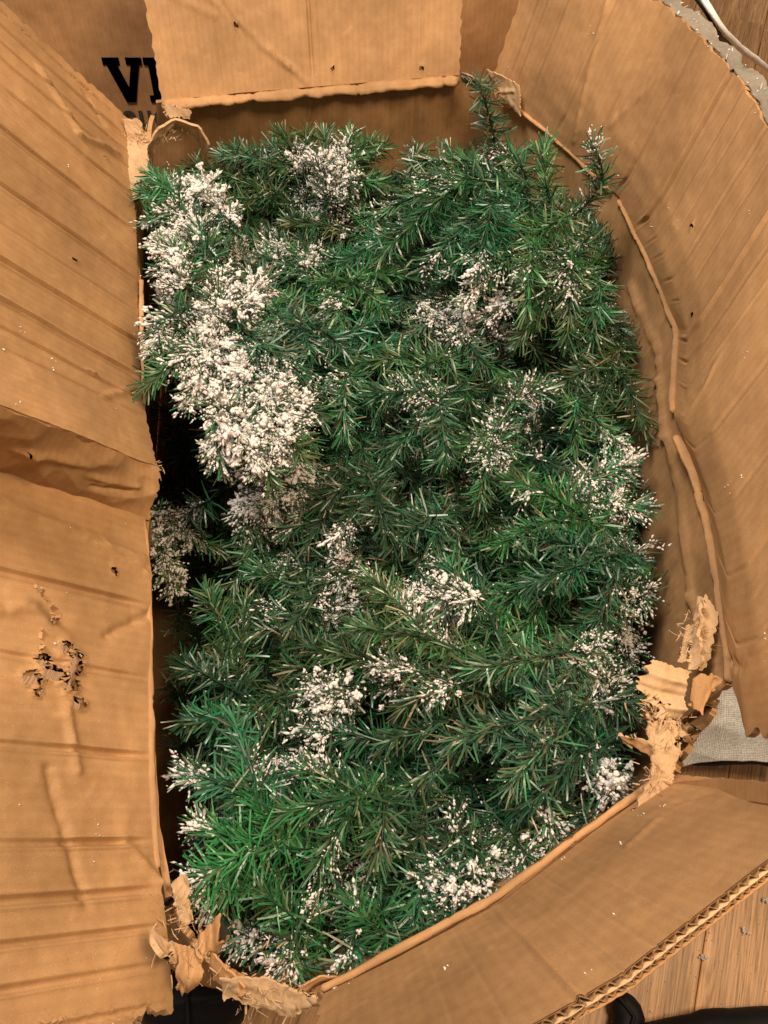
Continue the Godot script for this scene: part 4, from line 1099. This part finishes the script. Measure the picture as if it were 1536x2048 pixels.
		[Vector3(0.058, 0.480, -0.048), Vector3(0.045, 0.520, 0.003), 0.02, 0.3, 0.2], [Vector3(0.084, 0.490, -0.055), Vector3(0.082, 0.520, -0.012), 0.02, 0.3, 0.2], [Vector3(0.158, 0.490, -0.096), Vector3(0.173, 0.520, -0.060), 0.02, 0.3, 0.2], [Vector3(-0.029, 0.490, -0.005), Vector3(-0.030, 0.525, 0.035), 0.02, 0.4, 0.2], [Vector3(0.111, 0.490, -0.071), Vector3(0.122, 0.510, -0.030), 0.02, 0.3, 0.2], [Vector3(-0.003, 0.490, -0.008), Vector3(0.005, 0.525, 0.028), 0.02, 0.3, 0.2],
		[Vector3(-0.212, 0.570, -0.668), Vector3(-0.246, 0.590, -0.636), 0.02, 0.2, 0.0], [Vector3(-0.209, 0.570, -0.692), Vector3(-0.239, 0.590, -0.735), 0.02, 0.2, 0.0], [Vector3(-0.208, 0.570, -0.585), Vector3(-0.234, 0.585, -0.521), 0.02, 0.2, 0.0], [Vector3(-0.223, 0.570, -0.615), Vector3(-0.233, 0.600, -0.660), 0.02, 0.2, 0.0], [Vector3(-0.192, 0.570, -0.645), Vector3(-0.211, 0.600, -0.691), 0.02, 0.2, 0.0],
		[Vector3(0.146, 0.480, -0.666), Vector3(0.044, 0.500, -0.648), 0.015, 0.15, 0.1], [Vector3(0.051, 0.480, -0.650), Vector3(0.145, 0.500, -0.617), 0.015, 0.15, 0.1],
		[Vector3(-0.072, 0.500, -0.840), Vector3(-0.083, 0.550, -0.875), 0.01, 0.2, 0.0], [Vector3(-0.079, 0.500, -0.850), Vector3(-0.018, 0.560, -0.901), 0.01, 0.2, 0.0]]
	var total := 0.0
	for h in heroes:
		var p0: Vector3 = h[0]
		var p2: Vector3 = h[1]
		var p1 := p0.lerp(p2, 0.5) + Vector3(rng.randfn(0, 0.008), h[2], rng.randfn(0, 0.008))
		var side := (p2 - p0).cross(Vector3.UP).normalized()
		var len0 := p0.distance_to(p2)
		var tips := [[p0, p1, p2]]
		for s in [-1.0, 1.0]:                                         # side shoots
			if len0 > 0.09 and rng.randf() < 0.75:
				var from: Vector3 = p0.lerp(p1, rng.randf_range(0.3, 0.9))
				var to: Vector3 = from + (p2 - p0) * rng.randf_range(0.4, 0.6) + side * s * len0 * rng.randf_range(0.25, 0.5) + Vector3(0, rng.randf_range(-0.03, 0.0), 0)
				tips.append([from, from.lerp(to, 0.5) + Vector3(0, 0.012, 0), to])
		branch(tree, tips, 2500.0, 0.028, h[3], (D * 0.9 + side * rng.randf_range(-0.3, 0.3)) * h[4], 1.0)
	# the two tips that stand up by the right flap
	branch(tree, [[Vector3(0.148, 0.560, -0.853), Vector3(0.128, 0.630, -0.833), Vector3(0.108, 0.680, -0.834)]], 1900.0, 0.026, 0.15, Vector3.ZERO, 0.0, 1.25)
	branch(tree, [[Vector3(0.213, 0.560, -0.744), Vector3(0.235, 0.590, -0.735), Vector3(0.246, 0.620, -0.741)], [Vector3(0.246, 0.620, -0.737), Vector3(0.243, 0.650, -0.736), Vector3(0.226, 0.670, -0.744)]], 1700.0, 0.024, 0.15, Vector3.ZERO, 0.7, 1.1)
	# the rest of the heap
	var poly := PackedVector2Array([Vector2(-0.323, -0.910), Vector2(-0.258, -0.946), Vector2(-0.120, -0.989), Vector2(0.023, -0.962), Vector2(0.164, -0.962), Vector2(0.246, -0.879), Vector2(0.297, -0.749), Vector2(0.288, -0.557), Vector2(0.292, -0.397), Vector2(0.283, -0.257), Vector2(0.241, -0.129), Vector2(0.189, -0.067), Vector2(0.090, -0.002), Vector2(-0.009, 0.040), Vector2(-0.083, 0.050), Vector2(-0.152, -0.005), Vector2(-0.178, -0.074), Vector2(-0.176, -0.174), Vector2(-0.168, -0.291), Vector2(-0.175, -0.408), Vector2(-0.214, -0.557), Vector2(-0.278, -0.681)])
	var placed := []
	var strip := PackedVector2Array([Vector2(-0.393, -0.873), Vector2(-0.286, -0.873), Vector2(-0.214, -0.535), Vector2(-0.191, -0.150), Vector2(-0.270, -0.150), Vector2(-0.332, -0.456)])
	var wide := PackedVector2Array([Vector2(-0.386, -1.162), Vector2(0.118, -1.202), Vector2(0.303, -0.870), Vector2(0.295, -0.362), Vector2(0.182, -0.069), Vector2(-0.035, 0.026), Vector2(-0.188, -0.044), Vector2(-0.283, -0.296), Vector2(-0.364, -0.769)])
	var layers := [[135, -0.012, 2000.0, 0.85], [90, -0.06, 1000.0, 0.3], [80, -0.12, 700.0, 0.0], [60, -0.22, 600.0, 0.4], [45, -0.33, 700.0, 0.0], [42, -0.4, 900.0, 0.25]]
	for layer in layers:
		placed.clear()
		if layer[1] < -0.2:
			poly = wide
		if layer[1] < -0.38:
			poly = strip
		for k in layer[0]:
			var best := Vector2.ZERO
			var far := -1.0
			for tries in 14:
				var q := Vector2(rng.randf_range(-0.33, 0.34), rng.randf_range(-1.0, 0.05))
				if not Geometry2D.is_point_in_polygon(q, poly): continue
				var d := 9.0
				for e in placed: d = minf(d, q.distance_to(e))
				if d > far:
					far = d
					best = q
			placed.append(best)
			var c := Vector3(best.x, (top_of(best) + layer[1] if layer[1] > -0.38 else rng.randf_range(0.1, 0.24)) + rng.randf_range(-0.03, 0.012), best.y)
			var dir := Vector3.ZERO
			var near := 9.0
			var mood := 0.3
			for h in heroes:
				var d2: float = ((h[0] + h[1]) * 0.5).distance_to(c)
				if d2 < near:
					near = d2
					dir = h[1] - h[0]
					mood = h[3]
			dir.y = 0
			dir = dir.normalized().rotated(Vector3.UP, rng.randfn(0, 0.6))
			var side := dir.cross(Vector3.UP)
			var half := rng.randf_range(0.045, 0.075)
			var tips := []
			for t in rng.randi_range(2, 3):
				var a := c - dir * half + side * rng.randf_range(-0.015, 0.015) + Vector3(0, -0.02, 0)
				var b := c + dir * half * rng.randf_range(0.7, 1.15) + side * (t - 1) * rng.randf_range(0.02, 0.05) + Vector3(0, rng.randf_range(-0.015, 0.015), 0)
				if not Geometry2D.is_point_in_polygon(Vector2(b.x, b.z), poly):
					b = b.lerp(c, 0.8)
				if not Geometry2D.is_point_in_polygon(Vector2(a.x, a.z), poly):
					a = a.lerp(c, 0.7)
				tips.append([a, a.lerp(b, 0.5) + Vector3(0, 0.018, 0), b])
			branch(tree, tips, layer[2], 0.028, clampf(mood + rng.randfn(0, 0.1), 0.05, 0.7), D * rng.randf_range(0.0, 0.35), layer[3])

# ---------------------------------------------------------------- what lies around the box

func make_surroundings() -> void:
	# flock specks
	var all := Pile.new()
	for p in crumb_piles:
		var first := all.v.size()
		all.v.append_array(p.v)
		all.n.append_array(p.n)
		for k in p.i: all.i.append(k + first)
	var o := MeshInstance3D.new()
	o.name = "flock_specks"
	o.mesh = mesh_of(all.v, all.n, all.i)
	o.material_override = snow_mat
	add_child(o)
	tag(o, "tiny specks of white flock stuck to the cardboard flaps", "flock specks", "", "stuff")
	var floor_pile := Pile.new()
	for k in 700:
		var p := Vector3(rng.randf_range(0.3, 0.75), 0.0012, rng.randf_range(-0.35, 0.16))
		lump(floor_pile, p, rng.randf_range(0.0004, 0.0015), Vector3.UP, 0.7, false)
	for c in [Vector3(0.501, 0.003, 0.012), Vector3(0.436, 0.003, 0.042), Vector3(0.538, 0.003, -0.027), Vector3(0.512, 0.003, -0.210), Vector3(0.448, 0.003, -0.196)]:
		for k in 14:
			lump(floor_pile, c + Vector3(rng.randfn(0, 0.003), rng.randf() * 0.003, rng.randfn(0, 0.002)), rng.randf_range(0.0006, 0.0019), Vector3(rng.randfn(), 0.3, rng.randfn()).normalized(), 1.6, k % 3 == 0)
	o = MeshInstance3D.new()
	o.name = "flock_crumbs"
	o.mesh = mesh_of(floor_pile.v, floor_pile.n, floor_pile.i)
	o.material_override = snow_mat
	add_child(o)
	tag(o, "crumbs of white flock scattered over the oak floor", "flock crumbs", "", "stuff")
	# flock along the right flap's frayed end is part of the box's edge; the limp white cord hangs beyond it
	var cord := tube([Vector3(0.348, 0.735, -0.917), Vector3(0.352, 0.740, -0.870), Vector3(0.373, 0.720, -0.866), Vector3(0.431, 0.660, -0.935), Vector3(0.545, 0.550, -1.069), Vector3(0.893, 0.200, -1.440), Vector3(1.125, 0.004, -1.589)], 0.0042, 10, 60, 0.5, 0.8, 3)
	var cc := MeshInstance3D.new()
	cc.name = "white_cord"
	cc.mesh = cord
	cc.material_override = snow_mat
	add_child(cc)
	tag(cc, "thin white flocked cord hanging over the frayed top right edge of the right flap", "cord")
	dark_thing("black_strap", [Vector3(0.342, 0.735, -0.927), Vector3(0.351, 0.738, -0.881), Vector3(0.373, 0.715, -0.874), Vector3(0.401, 0.680, -0.907), Vector3(0.535, 0.500, -1.146), Vector3(0.906, 0.020, -1.694)], 0.006, plain(Color(0.008, 0.008, 0.009), 0.5), "narrow black strap hanging beside the white cord over the right flap's frayed edge", "strap")
	# grey woven cloth on the floor by the burst corner
	var cloth := thing("grey_cloth", Vector3(0.545, 0.000, -0.287))
	tag(cloth, "pale grey woven cloth bunched on the floor by the burst right corner", "cloth")
	var cm := weave()
	var c := part("fabric", sheet({h = [Vector3(0.382, 0.200, -0.273), Vector3(0.443, 0.240, -0.289), Vector3(0.563, 0.200, -0.300)], c = [Vector3(0.387, 0.120, -0.190), Vector3(0.452, 0.150, -0.195), Vector3(0.565, 0.160, -0.183)], nu = 90, nv = 60, th = 0.003, wrinkle = 0.006, bulge = 0.02, seed = 71, toward = Vector3(0.4, 2, 0)}), cm, cloth)
	c.position = -cloth.position
	c = part("fabric", sheet({h = [Vector3(0.387, 0.120, -0.190), Vector3(0.452, 0.150, -0.195), Vector3(0.565, 0.160, -0.183)], c = [Vector3(0.439, 0.004, -0.232), Vector3(0.524, 0.004, -0.232), Vector3(0.639, 0.004, -0.232)], nu = 50, nv = 30, th = 0.003, wrinkle = 0.004, bulge = 0.01, seed = 72, toward = Vector3(0.4, 0.3, 3)}), cm, cloth)
	c.position = -cloth.position
	# black things at the floor
	var black := plain(Color(0.008, 0.008, 0.009), 0.6, 0.35)
	dark_thing("black_strap", [Vector3(0.394, 0.110, -0.212), Vector3(0.452, 0.120, -0.206), Vector3(0.508, 0.120, -0.209), Vector3(0.602, 0.120, -0.194)], 0.017, black, "black strap lying under the edge of the grey cloth", "strap")
	dark_thing("black_object", [Vector3(0.240, 0.030, 0.181), Vector3(0.338, 0.035, 0.144), Vector3(0.418, 0.035, 0.127), Vector3(0.560, 0.035, 0.123)], 0.028, black, "long smooth black curved object on the oak floor in the bottom right corner", "black object")
	dark_thing("black_object", [Vector3(0.306, 0.020, 0.086), Vector3(0.323, 0.022, 0.108), Vector3(0.303, 0.022, 0.146)], 0.018, black, "small black rounded object showing just below the corrugated edge of the near flap", "black object")
	dark_thing("black_object", [Vector3(-0.248, 0.060, 0.033), Vector3(-0.238, 0.060, 0.089), Vector3(-0.229, 0.060, 0.141)], 0.075, black, "black rounded object on the floor below the torn near left corner", "black object")

func dark_thing(called: String, pts: Array, r: float, mat: Material, label: String, category: String) -> void:
	var t := thing(called, pts[1] * Vector3(1, 0, 1))
	tag(t, label, category)
	var p := part("body", tube(pts, r, 20, 50, 0.15, 0.75, 9), mat, t)
	p.position = -t.position
	var seam := pts.map(func(q): return q + Vector3(0, r * 0.76, 0))
	p = part("seam", tube(seam, 0.0025, 6, 40, 0.1, 1.0, 4), mat, t)
	p.position = -t.position

func weave() -> StandardMaterial3D:
	var s := 128
	var im := Image.create(s, s, false, Image.FORMAT_RGB8)
	var h := Image.create(s, s, false, Image.FORMAT_L8)
	var f := noise(0.05, 9, 3)
	for y in s:
		for x in s:
			var g := (absf(sin(x * PI / 8)) + absf(sin(y * PI / 8))) * 0.5
			var k := 0.8 + 0.18 * g + 0.12 * f.get_noise_2d(x, y)
			im.set_pixel(x, y, Color(k * 0.97, k * 0.99, k))
			h.set_pixel(x, y, Color(g, g, g))
	var m := StandardMaterial3D.new()
	m.albedo_texture = ImageTexture.create_from_image(im)
	m.uv1_scale = Vector3(7.0, 7.0, 1)
	m.roughness = 0.9
	m.heightmap_enabled = true
	m.heightmap_texture = ImageTexture.create_from_image(h)
	m.heightmap_scale = 0.1
	return m
